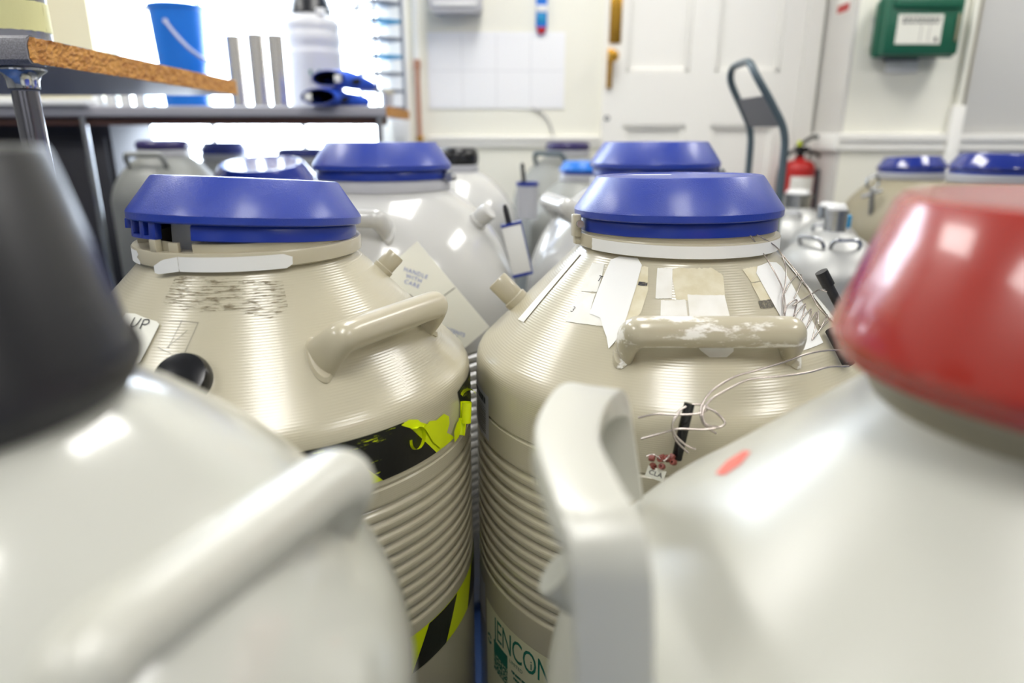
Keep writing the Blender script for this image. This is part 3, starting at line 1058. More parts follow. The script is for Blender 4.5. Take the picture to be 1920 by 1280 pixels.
tube('handle', [f0, f0 * .5 + h0 * .5 - hd * .004, h0 - Vector((0, 0, .006)) + hd * .004, h0 + hd * .018, h0 * .65 + h1 * .35, h0 * .35 + h1 * .65, h1 - hd * .018, h1 - Vector((0, 0, .006)) - hd * .004, f1 * .5 + h1 * .5 + hd * .004, f1],
     [.021, .0195, .0185, .0182, .0182, .0182, .0182, .0185, .0195, .021], 'cream', NL, 24)

# ---- near right white vessel with red lid ---------------------------------------------
NRp = [(r, z + .045 * max(0, (.75 - r / .311) / .4) ** 1.5) for r, z in dome_profile(.311, .617, .208, 1.636, .100)]
NR = thing('storage_dewar', 'large blurred white vessel with red lid in the right foreground', 'dewar', (.334, .374, 0), group='tall storage dewars')
lathe('body', [(0, 0), (.29, 0), (.311, .02)] + NRp + [(.08, NRp[-1][1])], 'cream', NR, 128, 30)
SR = Surf([(.311, 0)] + NRp, .617)
lathe('neck_collar', [(.09, -.034), (.106, -.034), (.109, -.030), (.115, -.016), (.128, -.004), (.128, .004), (.10, .004)], 'tan', NR, 80, loc=(0, 0, .872))
rd = lathe('lid', [(0, -.004), (.127, -.004), (.1335, -.001), (.1345, .004), (.1372, .0065), (.1382, .011), (.1374, .0155), (.1120, .0905), (.1085, .0945), (.103, .0955), (.095, .0945), (0, .0945)], 'red', NR, 96, loc=(0, 0, .871))
lathe('lid_seam', [(.1338, .0028), (.1352, .0042), (.1345, .0058)], 'red_paint', rd, 96)
# broad flat strap handle on the shoulder
sec = [(.7, 1.0), (.92, .95), (1, .8), (1, -.8), (.92, -.95), (.7, -1.0), (-.7, -1.0), (-.92, -.95), (-1, -.8), (-1, .8), (-.92, .95), (-.7, 1.0)]
sec = [(a * .55, b) for a, b in sec]
bm = bmesh.new()
path = catmull([(-.277, -.084, .650), (-.280, -.082, .72), (-.283, -.079, .775), (-.2855, -.0765, .796), (-.289, -.069, .8055), (-.294, -.054, .809), (-.301, .01, .812), (-.291, .065, .811), (-.279, .097, .809), (-.269, .112, .803), (-.262, .119, .790), (-.257, .120, .765), (-.249, .118, .72)], 5)
cen = Vector((-.25, .02, .70))
add_rings = []
P = path
for i, p in enumerate(P):
    t = (P[min(i + 1, len(P) - 1)] - P[max(i - 1, 0)]).normalized()
    side = Vector((-1, .12, .12))
    side = (side - t * side.dot(t)).normalized()
    nn = t.cross(side)
    add_rings.append([bm.verts.new(p + (nn * a + side * b) * .0205) for a, b in sec])
for A, B in zip(add_rings[:-1], add_rings[1:]):
    for k in range(len(sec)):
        bm.faces.new((A[k], A[(k + 1) % len(sec)], B[(k + 1) % len(sec)], B[k]))
bm.faces.new(add_rings[0])
bm.faces.new(add_rings[-1][::-1])
finish(bm, 'handle', 'cream', NR, True, 40)
stub('vacuum_port', SR, 178, SR.s_at(.695), .017, .046, 'cream', NR)
patch('red_sticker', SR, [(154, SR.s_at(.778)), (157.5, SR.s_at(.783)), (161, SR.s_at(.778)), (161.5, SR.s_at(.768)), (158, SR.s_at(.762)), (154.5, SR.s_at(.768))], 'red_sticker', NR, .0006, 10)

# ---- domed vessels of the second row ---------------------------------------------------
D2p = dome_profile(.28, .636, .291, 2.0, .13)
D2 = [(0, 0), (.262, 0), (.28, .03), (.28, .20)] + corrugated(.2, .60, 22, .28, .0048) + D2p + [(.11, D2p[-1][1])]
SD = Surf([(.28, 0)] + D2p, .636)


def domed(x, y, label, m, tilt, az, clip_az, haz, port, zl=.930):
    t = thing('storage_dewar', label, 'dewar', (x, y, 0), group='tall storage dewars')
    lathe('body', D2, m, t, 96, 28)
    c = collar(t, 'plastic_grey', z=.889)
    l = big_lid(t, zl, tilt, az)
    bm = bmesh.new()
    add_box(bm, (.132, -.012, -.024), (.150, .012, -.002), .004)
    cyl_between(bm, (.148, -.014, -.016), (.148, .014, -.016), .007)
    finish(bm, 'clip', 'steel', l, rot=(0, 0, R(clip_az)))
    grab_handle(SD, haz, SD.s_at(.83), .178, .046, .018, m, t, 16)
    if port:
        stub('vacuum_port', SD, port, SD.s_at(.83), .018, .036, m, t)
    return t


C2 = domed(-.267, 1.455, 'pale grey domed vessel with blue lid behind the taped beige one', 'bone', .6, -90, -14, -104, -20)
R2 = domed(.312, 1.545, 'white domed vessel with level blue lid behind the labelled beige one', 'bone', .5, -60, -10, -168, None)

# ---- smaller vessels standing further back --------------------------------------------
def back_vessel(x, y, ztop, rb, lid_r, label, body_m, lid_kind, lid_m, handle_az=None, tilt=0, taz=-90, shoulder=1.7, collar_m='plastic_grey', handle_m='steel', hchord=.13):
    t = thing('storage_dewar', label, 'dewar', (x, y, 0), group='smaller storage dewars at the back')
    zn = ztop - .025
    zs = zn - rb * .85
    h = (zn - zs)
    neck = lid_r * .88
    k = neck / rb
    h = h / max(.2, (1 - k ** shoulder) ** (1 / shoulder))
    p = dome_profile(rb, zs, h, shoulder, neck, 14)
    lathe('body', [(0, 0), (rb * .93, 0), (rb, .03)] + p + [(neck * .8, p[-1][1])], body_m, t, 56, 30)
    s = Surf([(rb, 0)] + p, zs)
    lathe('collar', [(neck * .8, 0), (lid_r * .98, 0), (lid_r, .004), (lid_r, .019), (lid_r * .95, .022), (neck * .8, .022)], collar_m, t, 48, close=True, loc=(0, 0, zn - .004))
    if lid_kind == 'cone':
        big_lid(t, zn + .028, tilt, taz, lid_m, lid_r / .1437, plug=False)
    else:
        e = lid_r
        hh = {'disc': .032, 'cap': .052}[lid_kind]
        o = lathe('lid', [(0, 0), (e * .94, 0), (e, hh * .18), (e * 1.01, hh * .5), (e * .95, hh * .82), (e * .8, hh * .97), (e * .5, hh), (0, hh)], lid_m, t, 48, 60)
        ax = Vector((math.sin(R(taz)), -math.cos(R(taz)), 0))
        o.rotation_mode = 'QUATERNION'
        o.rotation_quaternion = Matrix.Rotation(R(tilt), 4, ax).to_quaternion()
        o.location = (0, 0, zn + .018)
    if handle_az is not None:
        tube('handle', handle_pts(s, handle_az, s.s_at(zn - .035), hchord, .035, up=.02), .0085, handle_m, t, 12)
    return t


back_vessel(-1.165, 2.370, .955, .178, .083, 'grey vessel with dark purple lid near the dark cabinet', 'grey_enamel', 'disc', 'purple', -95, handle_m='grey_enamel')
back_vessel(-1.115, 2.745, .932, .15, .088, 'vessel with small blue lid against the wall below the window', 'grey_enamel', 'cone', 'blue_deep')
V3 = back_vessel(-.69, 1.95, .868, .26, .137, 'vessel whose blue lid top mirrors the bright window', 'grey_enamel', 'cone', 'blue_deep', tilt=9, taz=90)
back_vessel(-.77, 2.60, .925, .17, .09, 'vessel with navy lid half hidden behind two blue lids', 'grey_enamel', 'disc', 'blue_deep')
BK = back_vessel(-.170, 2.170, .915, .185, .067, 'white vessel with glossy black cap in front of the wall chart', 'bone', 'cap', 'black_gloss', handle_az=None)
back_vessel(.215, 2.735, .945, .21, .085, 'grey vessel with purple lid by the door', 'grey_enamel', 'disc', 'purple', -130, handle_m='slate', hchord=.14)
back_vessel(.225, 2.215, .885, .17, .075, 'vessel with small blue lid peeping past the level blue lid', 'grey_enamel', 'cone', 'bucket')
TV = back_vessel(1.328, 2.34, .885, .215, .103, 'tan vessel with lifted blue lid under the dado rail', 'tan', 'cone', 'blue_deep', tilt=3, taz=-60)
back_vessel(1.20, 1.75, .912, .215, .100, 'tan vessel with blue lid at the right edge behind the red lid', 'tan', 'cone', 'blue_deep')
back_vessel(-1.66, 2.29, .75, .15, .07, 'vessel with blue lid in the dark below the window bench', 'grey_enamel', 'disc', 'blue_deep')


# ---- bare aluminium flasks at right ----------------------------------------------------
def flask(x, y, ztop, rb, rn, nh, label, m='aluminium', handles=(), sh=1.6):
    t = thing('aluminium_flask', label, 'flask', (x, y, 0), group='bare aluminium flasks')
    zn = ztop - nh
    zs = zn - rb * .8
    k = rn / rb
    p = dome_profile(rb, zs, (zn - zs) / (1 - k ** sh) ** (1 / sh), sh, rn, 14)
    lathe('body', [(0, 0), (rb * .9, 0), (rb, .03)] + p + [(rn * .7, p[-1][1])], m, t, 48, 40)
    lathe('neck', [(rn * .8, 0), (rn, 0), (rn, nh * .8), (rn * 1.12, nh * .82), (rn * 1.12, nh), (rn * .8, nh)], 'steel', t, 32, close=True, loc=(0, 0, zn - .004))
    lathe('stopper', [(0, 0), (rn * .8, 0), (rn * .9, nh * .12), (rn * .7, nh * .3), (0, nh * .32)], 'plastic_white', t, 24, loc=(0, 0, ztop - .006))
    s = Surf([(rb, 0)] + p, zs)
    for a in handles:
        tube('handle', handle_pts(s, a, s.s_at(zn - .03), .06, .022, up=.008), .0045, 'steel', t, 10)
    return t


flask(.985, 2.40, .805, .125, .045, .05, 'silver flask below the red fire extinguisher', handles=(-120,))
flask(.722, 1.535, .842, .122, .023, .05, 'silver flask with loop handles beside the red lid', handles=(-150, -95))
flask(.93, 2.03, .80, .10, .03, .04, 'small silver flask between the tan vessel and the hand truck', handles=(-120,))

# ---- small blue capped bottle by the tan vessels
bt = thing('reagent_bottle', 'small bottle with bright blue cap in front of tan vessel', 'bottle', (.855, 1.78, 0))
lathe('body', [(0, 0), (.045, 0), (.05, .01), (.05, .70), (.04, .73), (.018, .745), (.018, .77), (0, .77)], 'plastic_white', bt, 28)
lathe('cap', [(0, 0), (.021, 0), (.021, .028), (.018, .032), (0, .032)], 'teal', bt, 24, loc=(0, 0, .768))

# ---- gas valve on the bench-high pipe at the tan vessel
bm = bmesh.new()
cyl_between(bm, (.02, .012, -.08), (0, 0, .05), .008)
cyl_between(bm, (-.03, 0, .03), (.03, 0, .05), .006)
gv = finish(bm, 'valve_stem', 'steel', TV, loc=(-.173, -.105, .775))
bm = bmesh.new()
add_tube(bm, [(.02 * math.cos(a), .004, .075 + .02 * math.sin(a)) for a in [2 * PI * k / 20 for k in range(20)]], .004, 8, closed=True)
finish(bm, 'valve_ring', 'steel', gv)

# ------------------------------------------------------------------ things hung on the vessels
# card tag hanging against the pale grey vessel
TG = thing('card_tag', 'white card tag reading HANDLE WITH CARE hung on the pale grey vessel', 'tag', (-.150, 1.165, .708), (R(-14), 0, 0))
W2, H2 = .062, .098
ang = R(-50)
tm = Matrix.Rotation(ang, 4, 'Y')
def tg(x, y, off=0.0):
    return tm @ Vector((x, -off, y))
bm = bmesh.new()
add_box(bm, (-H2, -.0006, -W2), (H2, .0006, W2), .0003)
for v in bm.verts:
    v.co = Matrix.Rotation(R(50), 4, 'Y') @ v.co
finish(bm, 'card', 'card', TG, False)
def tq(x, y, cx=0.0, cz=0.0):
    """print runs level-ish across the tilted card"""
    a = R(-20)
    return Vector((cx + x * math.cos(a) - y * math.sin(a), -.0012, cz + x * math.sin(a) + y * math.cos(a)))
flat_text('blue_lettering', 'HANDLE\nWITH\nCARE', .0100, lambda x, y: tq(x, y, -.022, .050), 'ink_blue', TG, spacing=1.2)
flat_text('blue_lettering', 'CONTENTS\nINSIDE', .0095, lambda x, y: tq(x, y, .042, -.046), 'ink_blue', TG)
tube('string', [(-.045, -.003, .012), (-.03, -.004, .022), (-.018, -.004, .008), (-.008, -.003, -.012), (-.02, -.003, -.02)], .0009, 'ink_grey', TG, 6)
tube('fold_line', [(.0, -.0012, -.005), (.028, -.0012, .018), (.05, -.0012, .034)], .0008, 'ink_grey', TG, 6)

# pen holder on the pale grey vessel's side
PH = thing('pen_holder', 'white and blue pen holder on the right side of the pale grey vessel', 'holder', (.022, 1.390, .722), (0, R(-13), 0))
bm = bmesh.new()
for lo, hi in [((-.020, -.010, 0), (.020, -.007, .108)), ((-.020, .007, 0), (.020, .010, .108)), ((-.020, -.007, .003), (-.017, .007, .108)), ((.017, -.007, .003), (.020, .007, .108))]:
    add_box(bm, lo, hi, .0008)
finish(bm, 'sleeve', 'plastic_white', PH)
boxes('blue_edge', [((-.0215, -.0112, -.002), (.0215, .0112, .004)), ((-.0215, -.0115, .103), (.0215, -.0095, .109)), ((-.0215, .0095, .103), (.0215, .0115, .109)), ((.0195, -.0112, .004), (.0215, .0112, .103))], 'blue_smooth', PH, .0005)
PN = thing('marker_pen', 'black marker pen standing in the white and blue holder', 'pen', (.0225, 1.3895, .728), (0, R(-13), 0))
lathe('barrel', [(0, .0), (.0045, .0), (.0052, .004), (.0052, .10), (0, .10)], 'black_gloss', PN, 16, loc=(-.006, 0, 0))
lathe('pen_cap', [(0, .0), (.0058, .0), (.0058, .030), (.0035, .040), (0, .040)], 'black', PN, 16, loc=(-.006, 0, .100))
CU = thing('pen_cup', 'round grey pen cup on the side of the black capped vessel', 'holder', (.045, 2.045, .76))
lathe('cup', [(0, 0), (.030, 0), (.032, .1), (.029, .1), (.027, .004), (0, .004)], 'plastic_grey', CU, 28)
lathe('blue_rim', [(.0285, .094), (.033, .094), (.033, .104), (.0285, .104)], 'blue_smooth', CU, 28, close=True)
P2 = thing('marker_pen', 'dark pen standing in the round grey cup', 'pen', (.045, 2.045, .766), (0, R(-6), 0))
lathe('barrel', [(0, 0), (.005, 0), (.005, .10), (0, .10)], 'black', P2, 12)
lathe('pen_cap', [(0, .1), (.0058, .1), (.0058, .15), (0, .155)], 'black_gloss', P2, 12)

# bare wires tied round the labelled vessel
WR = {
'w1':[(0.2923, 0.8389, 0.8802), (0.3202, 0.8526, 0.8494), (0.332, 0.8268, 0.8216), (0.3304, 0.8037, 0.8034), (0.3233, 0.7843, 0.7903)],
'w2':[(0.3018, 0.8429, 0.8804), (0.3403, 0.8718, 0.8592), (0.3486, 0.8602, 0.8378), (0.3383, 0.8295, 0.821), (0.3288, 0.8097, 0.8111), (0.324, 0.7875, 0.7946)],
'w3':[(0.3554, 0.9009, 0.8492), (0.3721, 0.8919, 0.83), (0.3834, 0.8657, 0.8077), (0.3881, 0.8398, 0.7892), (0.4104, 0.836, 0.7683)],
'l1':[(0.3364, 0.8229, 0.8118), (0.3493, 0.8423, 0.8201), (0.3718, 0.8794, 0.8217), (0.3838, 0.8957, 0.8204), (0.386, 0.8952, 0.8178), (0.3744, 0.8683, 0.8146), (0.3594, 0.8397, 0.8105), (0.3501, 0.8258, 0.8046)],
'l2':[(0.3518, 0.8208, 0.8023), (0.3415, 0.8062, 0.7999), (0.3523, 0.8169, 0.8017), (0.3866, 0.8615, 0.8014), (0.4071, 0.8856, 0.8018), (0.4161, 0.8816, 0.8)],
'coil':[(0.3258, 0.7896, 0.7889), (0.3307, 0.7984, 0.8003), (0.3432, 0.8118, 0.8045), (0.3518, 0.8208, 0.8023), (0.3459, 0.8092, 0.7927), (0.338, 0.7929, 0.785), (0.3456, 0.8002, 0.794), (0.3638, 0.8247, 0.7973), (0.3589, 0.8147, 0.7882), (0.3452, 0.7914, 0.7795), (0.352, 0.7976, 0.7877), (0.3719, 0.8244, 0.7908), (0.3658, 0.8114, 0.781), (0.3488, 0.7835, 0.7709), (0.3558, 0.7905, 0.7798), (0.3801, 0.8272, 0.786), (0.3749, 0.8129, 0.7756), (0.3591, 0.782, 0.7635)],
's6':[(0.3871, 0.8363, 0.7857), (0.377, 0.8111, 0.7781), (0.3802, 0.8104, 0.7717), (0.3889, 0.8213, 0.7753), (0.4043, 0.8479, 0.7775)],
's7':[(0.3616, 0.7848, 0.7641), (0.3795, 0.8056, 0.7725), (0.4067, 0.8429, 0.7736)],
'lw1':[(0.3968, 0.7739, 0.7529), (0.3672, 0.754, 0.7597), (0.3342, 0.7332, 0.7622), (0.3013, 0.7141, 0.7592), (0.2668, 0.6994, 0.7546), (0.2423, 0.6919, 0.7506), (0.2227, 0.684, 0.7435), (0.2078, 0.6758, 0.7348), (0.198, 0.6645, 0.7228), (0.2, 0.6556, 0.7102), (0.2131, 0.6531, 0.7007)],
'lw2':[(0.3895, 0.7474, 0.7424), (0.3571, 0.7277, 0.7484), (0.3257, 0.7086, 0.7485), (0.2906, 0.6949, 0.749), (0.254, 0.6862, 0.7486), (0.2296, 0.6769, 0.7415), (0.208, 0.6677, 0.7321), (0.1988, 0.6591, 0.7228), (0.2009, 0.6517, 0.7119), (0.2158, 0.6501, 0.7091)],
'lw3':[(0.1343, 0.6711, 0.7106), (0.1522, 0.668, 0.7162), (0.173, 0.6634, 0.7174), (0.1965, 0.6617, 0.7198), (0.2059, 0.6657, 0.7247), (0.1934, 0.6691, 0.7269), (0.1778, 0.6667, 0.7219), (0.1689, 0.6606, 0.7103), (0.1718, 0.6581, 0.6924), (0.1862, 0.6556, 0.6772)],
'lw4':[(0.1374, 0.6638, 0.6897), (0.1576, 0.6574, 0.6992), (0.174, 0.6544, 0.7053), (0.2011, 0.6507, 0.7065), (0.2201, 0.6509, 0.7122), (0.2125, 0.6576, 0.7222), (0.2026, 0.6621, 0.7262)],
'lw5':[(0.1739, 0.6552, 0.7233), (0.1661, 0.6507, 0.7123), (0.1709, 0.6486, 0.6992), (0.182, 0.6467, 0.6895), (0.1905, 0.6455, 0.6865)],
}
o1 = Vector((.33, .80, .79))
U = thing('wire_coil', 'twisted bare wire coiled from the labelled vessel lid over its shoulder', 'wire', o1)
for k in ('w1', 'w2', 'w3', 'l1', 'l2', 'coil', 's6', 's7'):
    tube('wire_strand', [Vector(p) - o1 for p in WR[k]], .00095, 'wire', U, 8)
o2 = Vector((.20, .66, .71))
U2 = thing('wire_loop', 'loose loops of bare wire hanging before the labelled vessel', 'wire', o2)
for k in ('lw1', 'lw2', 'lw3', 'lw4', 'lw5'):
    tube('wire_strand', [Vector(p) - o2 for p in WR[k]], .00125, 'wire', U2, 8)


def rod(name, pts, r, m, label, cat, cap=None):
    o = Vector(pts[0])
    t = thing(name, label, cat, o)
    tube('shaft', [Vector(p) - o for p in pts], r, m, t, 12)
    if cap:
        d = (Vector(pts[0]) - Vector(pts[1])).normalized()
        bm = bmesh.new()
        cyl_between(bm, -d * .016, d * .006, r * 1.35, 14)
        finish(bm, 'end_cap', cap, t)
    return t


rod('probe_rod', [(0.4157, 0.898, 0.8186), (0.4306, 0.896, 0.7947), (0.4462, 0.893, 0.7691)], .0062, 'black', 'black capped rod standing beside the wire coil', 'rod', 'charcoal_lid')
rod('probe_rod', [(0.3909, 0.8044, 0.7696), (0.396, 0.7854, 0.7527), (0.4001, 0.768, 0.7374)], .0072, 'black', 'short black rod below the wire coil, touching the red lidded vessel', 'rod')
rod('cable_strap', [(0.1879, 0.672, 0.727), (0.1834, 0.668, 0.706), (0.1805, 0.669, 0.6823), (0.1782, 0.6695, 0.6636)], .0058, 'black_gloss', 'black strap behind the loose wire loops', 'strap')
o3 = Vector((.161, .660, .665))
BD = thing('bead_cluster', 'cluster of red brown beads on wire below the loops', 'beads', o3)
for i in range(11):
    p = Vector((rnd.uniform(-.013, .013), rnd.uniform(-.005, .004), rnd.uniform(-.006, .006)))
    lathe('bead', [(.0012, -.003), (.0032, -.0028), (.0036, 0), (.0032, .0028), (.0012, .003)], 'bead', BD, 10, loc=p, rot=(rnd.uniform(0, 3), rnd.uniform(0, 3), 0), close=True)
tube('wire_strand', [(-.018, 0, .006), (-.010, -.002, .009), (.0, -.004, .003), (.006, -.003, .009)], .001, 'wire', BD, 8)
BT = thing('paper_tag', 'tiny paper tag with black letters under the bead cluster', 'tag', (.154, .659, .651), (0, R(14), R(-15)))
box('tag_paper', (-.010, -.0004, -.0065), (.010, .0004, .0065), 'card', BT)
flat_text('tag_letters', 'CLA', .008, lambda x, y: Vector((x, -.0007, y)), 'ink', BT)

# ------------------------------------------------------------------ things on the near bench
SC = thing('steel_beaker', 'brushed steel vessel banded with cream tape on the near bench', 'beaker', (-.803, 1.20, 1.1335))
lathe('body', [(0, 0), (.050, 0), (.051, .002), (.051, .19), (.053, .194), (.050, .196), (.047, .192), (.047, .01), (0, .01)], 'steel', SC, 56)
bm = bmesh.new()
V = []
for i in range(73):
    a = 2 * PI * i / 72
    V.append([bm.verts.new(((.0516 + rnd.uniform(0, .0009)) * math.cos(a), (.0516 + rnd.uniform(0, .0009)) * math.sin(a), z + rnd.uniform(-.0006, .0006))) for z in (.022, .033, .044, .055, .066)])
for A, B in zip(V[:-1], V[1:]):
    for j in range(4):
        bm.faces.new((A[j], B[j], B[j + 1], A[j + 1]))
finish(bm, 'tape_band', 'cream_box', SC)

# ------------------------------------------------------------------ things on the window bench
ZB = 1.0895
BU = thing('bucket', 'bright blue plastic bucket on the window bench', 'bucket', (-1.165, 2.60, ZB))
lathe('body', [(0, 0), (.070, 0), (.074, .004), (.090, .315), (.094, .318), (.095, .330), (.0925, .333), (.088, .33), (.070, .008), (0, .008)], 'bucket', BU, 48)
hb = tube('bail', [(-.0, -.092, .272), (.03, -.105, .235), (.075, -.11, .185), (.105, -.07, .155), (.115, 0, .145), (.105, .07, .155), (.075, .10, .19), (.0, .092, .272)], .0052, 'handle_grey', BU, 10)
for s_ in (-1, 1):
    lathe('pivot', [(0, 0), (.008, 0), (.008, .006), (0, .008)], 'handle_grey', BU, 12, loc=(0, s_ * .089, .272), rot=(R(90) * (1 if s_ < 0 else -1), 0, 0))
for x, w, h, lab_ in ((-.987, .0275, .240, 'left one of three polished steel canisters beside the bucket'), (-.908, .029, .245, 'middle one of three polished steel canisters beside the bucket'), (-.838, .028, .242, 'right one of three polished steel canisters beside the white bottle')):
    k = thing('steel_canister', lab_, 'canister', (x, 2.62, ZB), group='steel canisters on the window bench')
    lathe('tube', [(0, 0), (w, 0), (w, h), (w - .0015, h), (w - .0015, .003), (0, .003)], 'canister', k, 40)
    lathe('foot_ring', [(w, 0), (w + .0018, .001), (w + .0018, .008), (w, .009)], 'steel', k, 40)

WB = thing('plastic_bottle', 'big white ribbed bottle with black cap on the window bench', 'bottle', (-.752, 2.80, ZB))
WB.scale = (1.08, 1.08, 1.02)
lathe('body', [(0, 0), (.088, 0), (.095, .006), (.096, .185), (.0975, .190), (.0975, .197), (.0945, .202), (.0945, .222), (.0975, .227), (.0975, .262), (.0945, .266), (.0945, .272), (.0965, .277), (.0965, .292), (.092, .305), (.080, .316), (.071, .32), (.071, .326), (0, .326)], 'bottle_white', WB, 56, 45)
wc = lathe('cap', [(0, 0), (.071, 0), (.073, .004), (.062, .055), (.058, .060), (0, .060)], 'charcoal_lid', WB, 48, loc=(0, 0, .325))
box('cap_latch', (.035, -.075, -.014), (.066, -.06, .012), 'plastic_white', WB, .004, loc=(0, 0, .327))
for i in range(2):
    box('green_mark', (.005 + .03 * i, -.0967, .115), (.013 + .03 * i, -.0935, .132), 'ink_green', WB)
    box('grey_mark', (.003 + .03 * i, -.0965, .08), (.015 + .03 * i, -.0935, .112), 'plastic_grey', WB)


def glove(loc, yaw, roll, label, flip):
    t = thing('cryo_glove', label, 'glove', loc, (0, 0, R(yaw)), group='blue insulated gloves')
    # cuff mouth at the local origin, glove running along +x; the mouth is a flattened open ring
    n = 36
    prof = [(0, .060, .0255), (.05, .057, .028), (.12, .050, .030), (.18, .047, .028), (.23, .052, .024), (.28, .050, .02), (.32, .036, .015), (.335, .012, .006)]
    bm = bmesh.new()
    rings = []
    for x, a, b in prof:
        rings.append([bm.verts.new((x * .86, a * math.cos(2 * PI * k / n), b + b * math.sin(2 * PI * k / n))) for k in range(n)])
    for A, B in zip(rings[:-1], rings[1:]):
        for k in range(n):
            bm.faces.new((A[k], A[(k + 1) % n], B[(k + 1) % n], B[k]))
    bm.faces.new(rings[-1])
    finish(bm, 'shell', 'glove', t)
    bm = bmesh.new()
    rings = []
    for x, f in ((0.001, .93), (.06, .9), (.13, .85)):
        rings.append([bm.verts.new((x, .060 * f * math.cos(2 * PI * k / n), .0255 + .0255 * f * math.sin(2 * PI * k / n))) for k in range(n)])
    for A, B in zip(rings[:-1], rings[1:]):
        for k in range(n):
            bm.faces.new((A[k], A[(k + 1) % n], B[(k + 1) % n], B[k]))
    bm.faces.new(rings[-1])
    finish(bm, 'lining', 'glove_in', t)
    bm = bmesh.new()
    add_tube(bm, [(0, .0585 * math.cos(2 * PI * k / n), .0255 + .0245 * math.sin(2 * PI * k / n)) for k in range(n)], .0028, 8, closed=True)
    finish(bm, 'cuff_hem', 'blue_smooth', t)
    box('care_tag', (-.004, .036 * flip - .012, .012), (.003, .036 * flip + .012, .036), 'plastic_white', t, .002)
    tube('thumb', [(.15, .03 * -flip, .026), (.18, .066 * -flip, .022), (.215, .078 * -flip, .018), (.235, .078 * -flip, .016)], [.022, .02, .017, .008], 'glove', t, 14)
    return t


glove((-.635, 2.375, ZB), 80, 0, 'lower blue glove with open cuff over the bench edge', 1)
glove((-.605, 2.40, ZB + .058), 74, 0, 'upper blue glove lying on the other one', -1)

# cryo rack: stack of open trays between corner posts, standing corner on
RK = thing('storage_rack', 'tall metal sample rack standing at the window bench end', 'rack', (-.505, 2.835, ZB), (0, 0, R(42)))
for z in [i * .062 for i in range(10)]:
    o = box('rack_shelf', (-.062, -.062, z), (.062, .062, z + .011), 'teal' if round(z / .062) in (3, 5, 8) else 'rack_grey', RK, .001)
for sx in (-1, 1):
    for sy in (-1, 1):
        if (sx, sy) == (1, 1):
            continue
        box('rack_post', (sx * .060 - .005, sy * .060 - .005, 0), (sx * .060 + .005, sy * .060 + .005, .60), 'rack_grey', RK, .001)
VI = thing('sample_vial', 'small beige tub beside the sample rack on the bench', 'tub', (-.462, 2.70, ZB))
lathe('tub_body', [(0, 0), (.018, 0), (.020, .05), (0, .05)], 'plastic_grey', VI, 24)
lathe('tub_lid', [(0, 0), (.0215, 0), (.0215, .01), (.019, .013), (0, .013)], 'beige_plain', VI, 24, loc=(0, 0, .05))
for x, y, r, h, lab_ in ((-1.405, 2.62, .024, .26, 'leftmost clear glass measuring cylinder by the bucket'), (-1.345, 2.70, .027, .31, 'tall clear glass measuring cylinder behind the bucket'), (-1.30, 2.60, .022, .27, 'glass measuring cylinder closest to the blue bucket')):
    g = thing('glass_cylinder', lab_, 'glassware', (x, y, ZB), group='glass measuring cylinders')
    lathe('tube', [(0, .006), (r, .006), (r, h), (r + .003, h + .003), (r, h + .004), (r - .002, h), (r - .002, .010), (0, .010)], 'glass', g, 32)
    lathe('base', [(0, 0), (r * 1.5, 0), (r * 1.5, .004), (r, .0065), (0, .0065)], 'glass', g, 24)
for i, (x, h) in enumerate(((-1.43, .045), (-1.385, .05), (-1.335, .04), (-1.285, .048))):
    v = thing('small_jar', ['short white jar at the far left of the jar row', 'taller white jar, second in the row', 'third white jar, the shortest of the row', 'white jar at the bucket end of the row'][i], 'jar', (x, 2.50, ZB), group='white jars on the window bench')
    lathe('jar_body', [(0, 0), (.016, 0), (.017, .003), (.017, h), (0, h)], 'plastic_white', v, 20)
    lathe('jar_lid', [(0, 0), (.018, 0), (.018, .01), (.016, .012), (0, .012)], 'plastic_grey' if i != 1 else 'dark_plate', v, 20, loc=(0, 0, h))
TR = thing('plastic_tray', 'flat white tray at the left end of the window bench', 'tray', (-1.72, 2.46, ZB))
bm = bmesh.new()
add_box(bm, (-.34, -.05, 0), (.30, .10, .004), .001)
add_box(bm, (-.34, -.055, 0), (.30, -.048, .020), .003)
add_box(bm, (-.34, .098, 0), (.30, .105, .020), .003)
add_box(bm, (.293, -.05, 0), (.30, .10, .020), .003)
add_box(bm, (-.34, -.05, 0), (-.333, .10, .020), .003)
finish(bm, 'tray_body', 'plastic_white', TR)

# ------------------------------------------------------------------ things on the walls
ch = thing('wall_chart', 'large white paper chart pinned to the wall beside the door', 'chart', (-.064, YF - .004, 1.245))
box('sheet', (-.279, -.001, -.146), (.279, .003, .146), 'chart_paper', ch)
bm = bmesh.new()
for x in (-.14, 0.0, .14):
    add_box(bm, (x - .0006, -.0013, -.14), (x + .0006, -.001, .14))
add_box(bm, (-.27, -.0013, -.0006), (.27, -.001, .0006))
finish(bm, 'grid_lines', 'plastic_grey', ch, False)
dp = thing('towel_dispenser', 'pale grey rounded dispenser on the wall above the chart', 'dispenser', (-.219, YF, 1.45))
prism('dispenser_body', [(-.100, .02), (-.092, .004), (-.075, 0), (.078, 0), (.095, .006), (.102, .02), (.105, .16), (-.103, .16)], -.11, -.001, 'plastic_grey', dp)
box('dispenser_lip', (-.085, -.118, .018), (.085, -.108, .032), 'plastic_white', dp, .004)
st = thing('wall_thermometer', 'blue and white wall thermometer with red tip above the chart', 'thermometer', (.118, YF - .002, 1.378))
prism('back_strip', [(-.022, .03), (-.016, .008), (0, 0), (.016, .008), (.022, .03), (.022, .24), (-.022, .24)], -.012, -.001, 'bucket', st)
box('white_panel', (-.021, -.014, .085), (.021, -.0115, .110), 'plastic_white', st, .0005)
box('pale_panel', (-.017, -.0135, .045), (.017, -.0115, .08), 'teal', st, .0005)
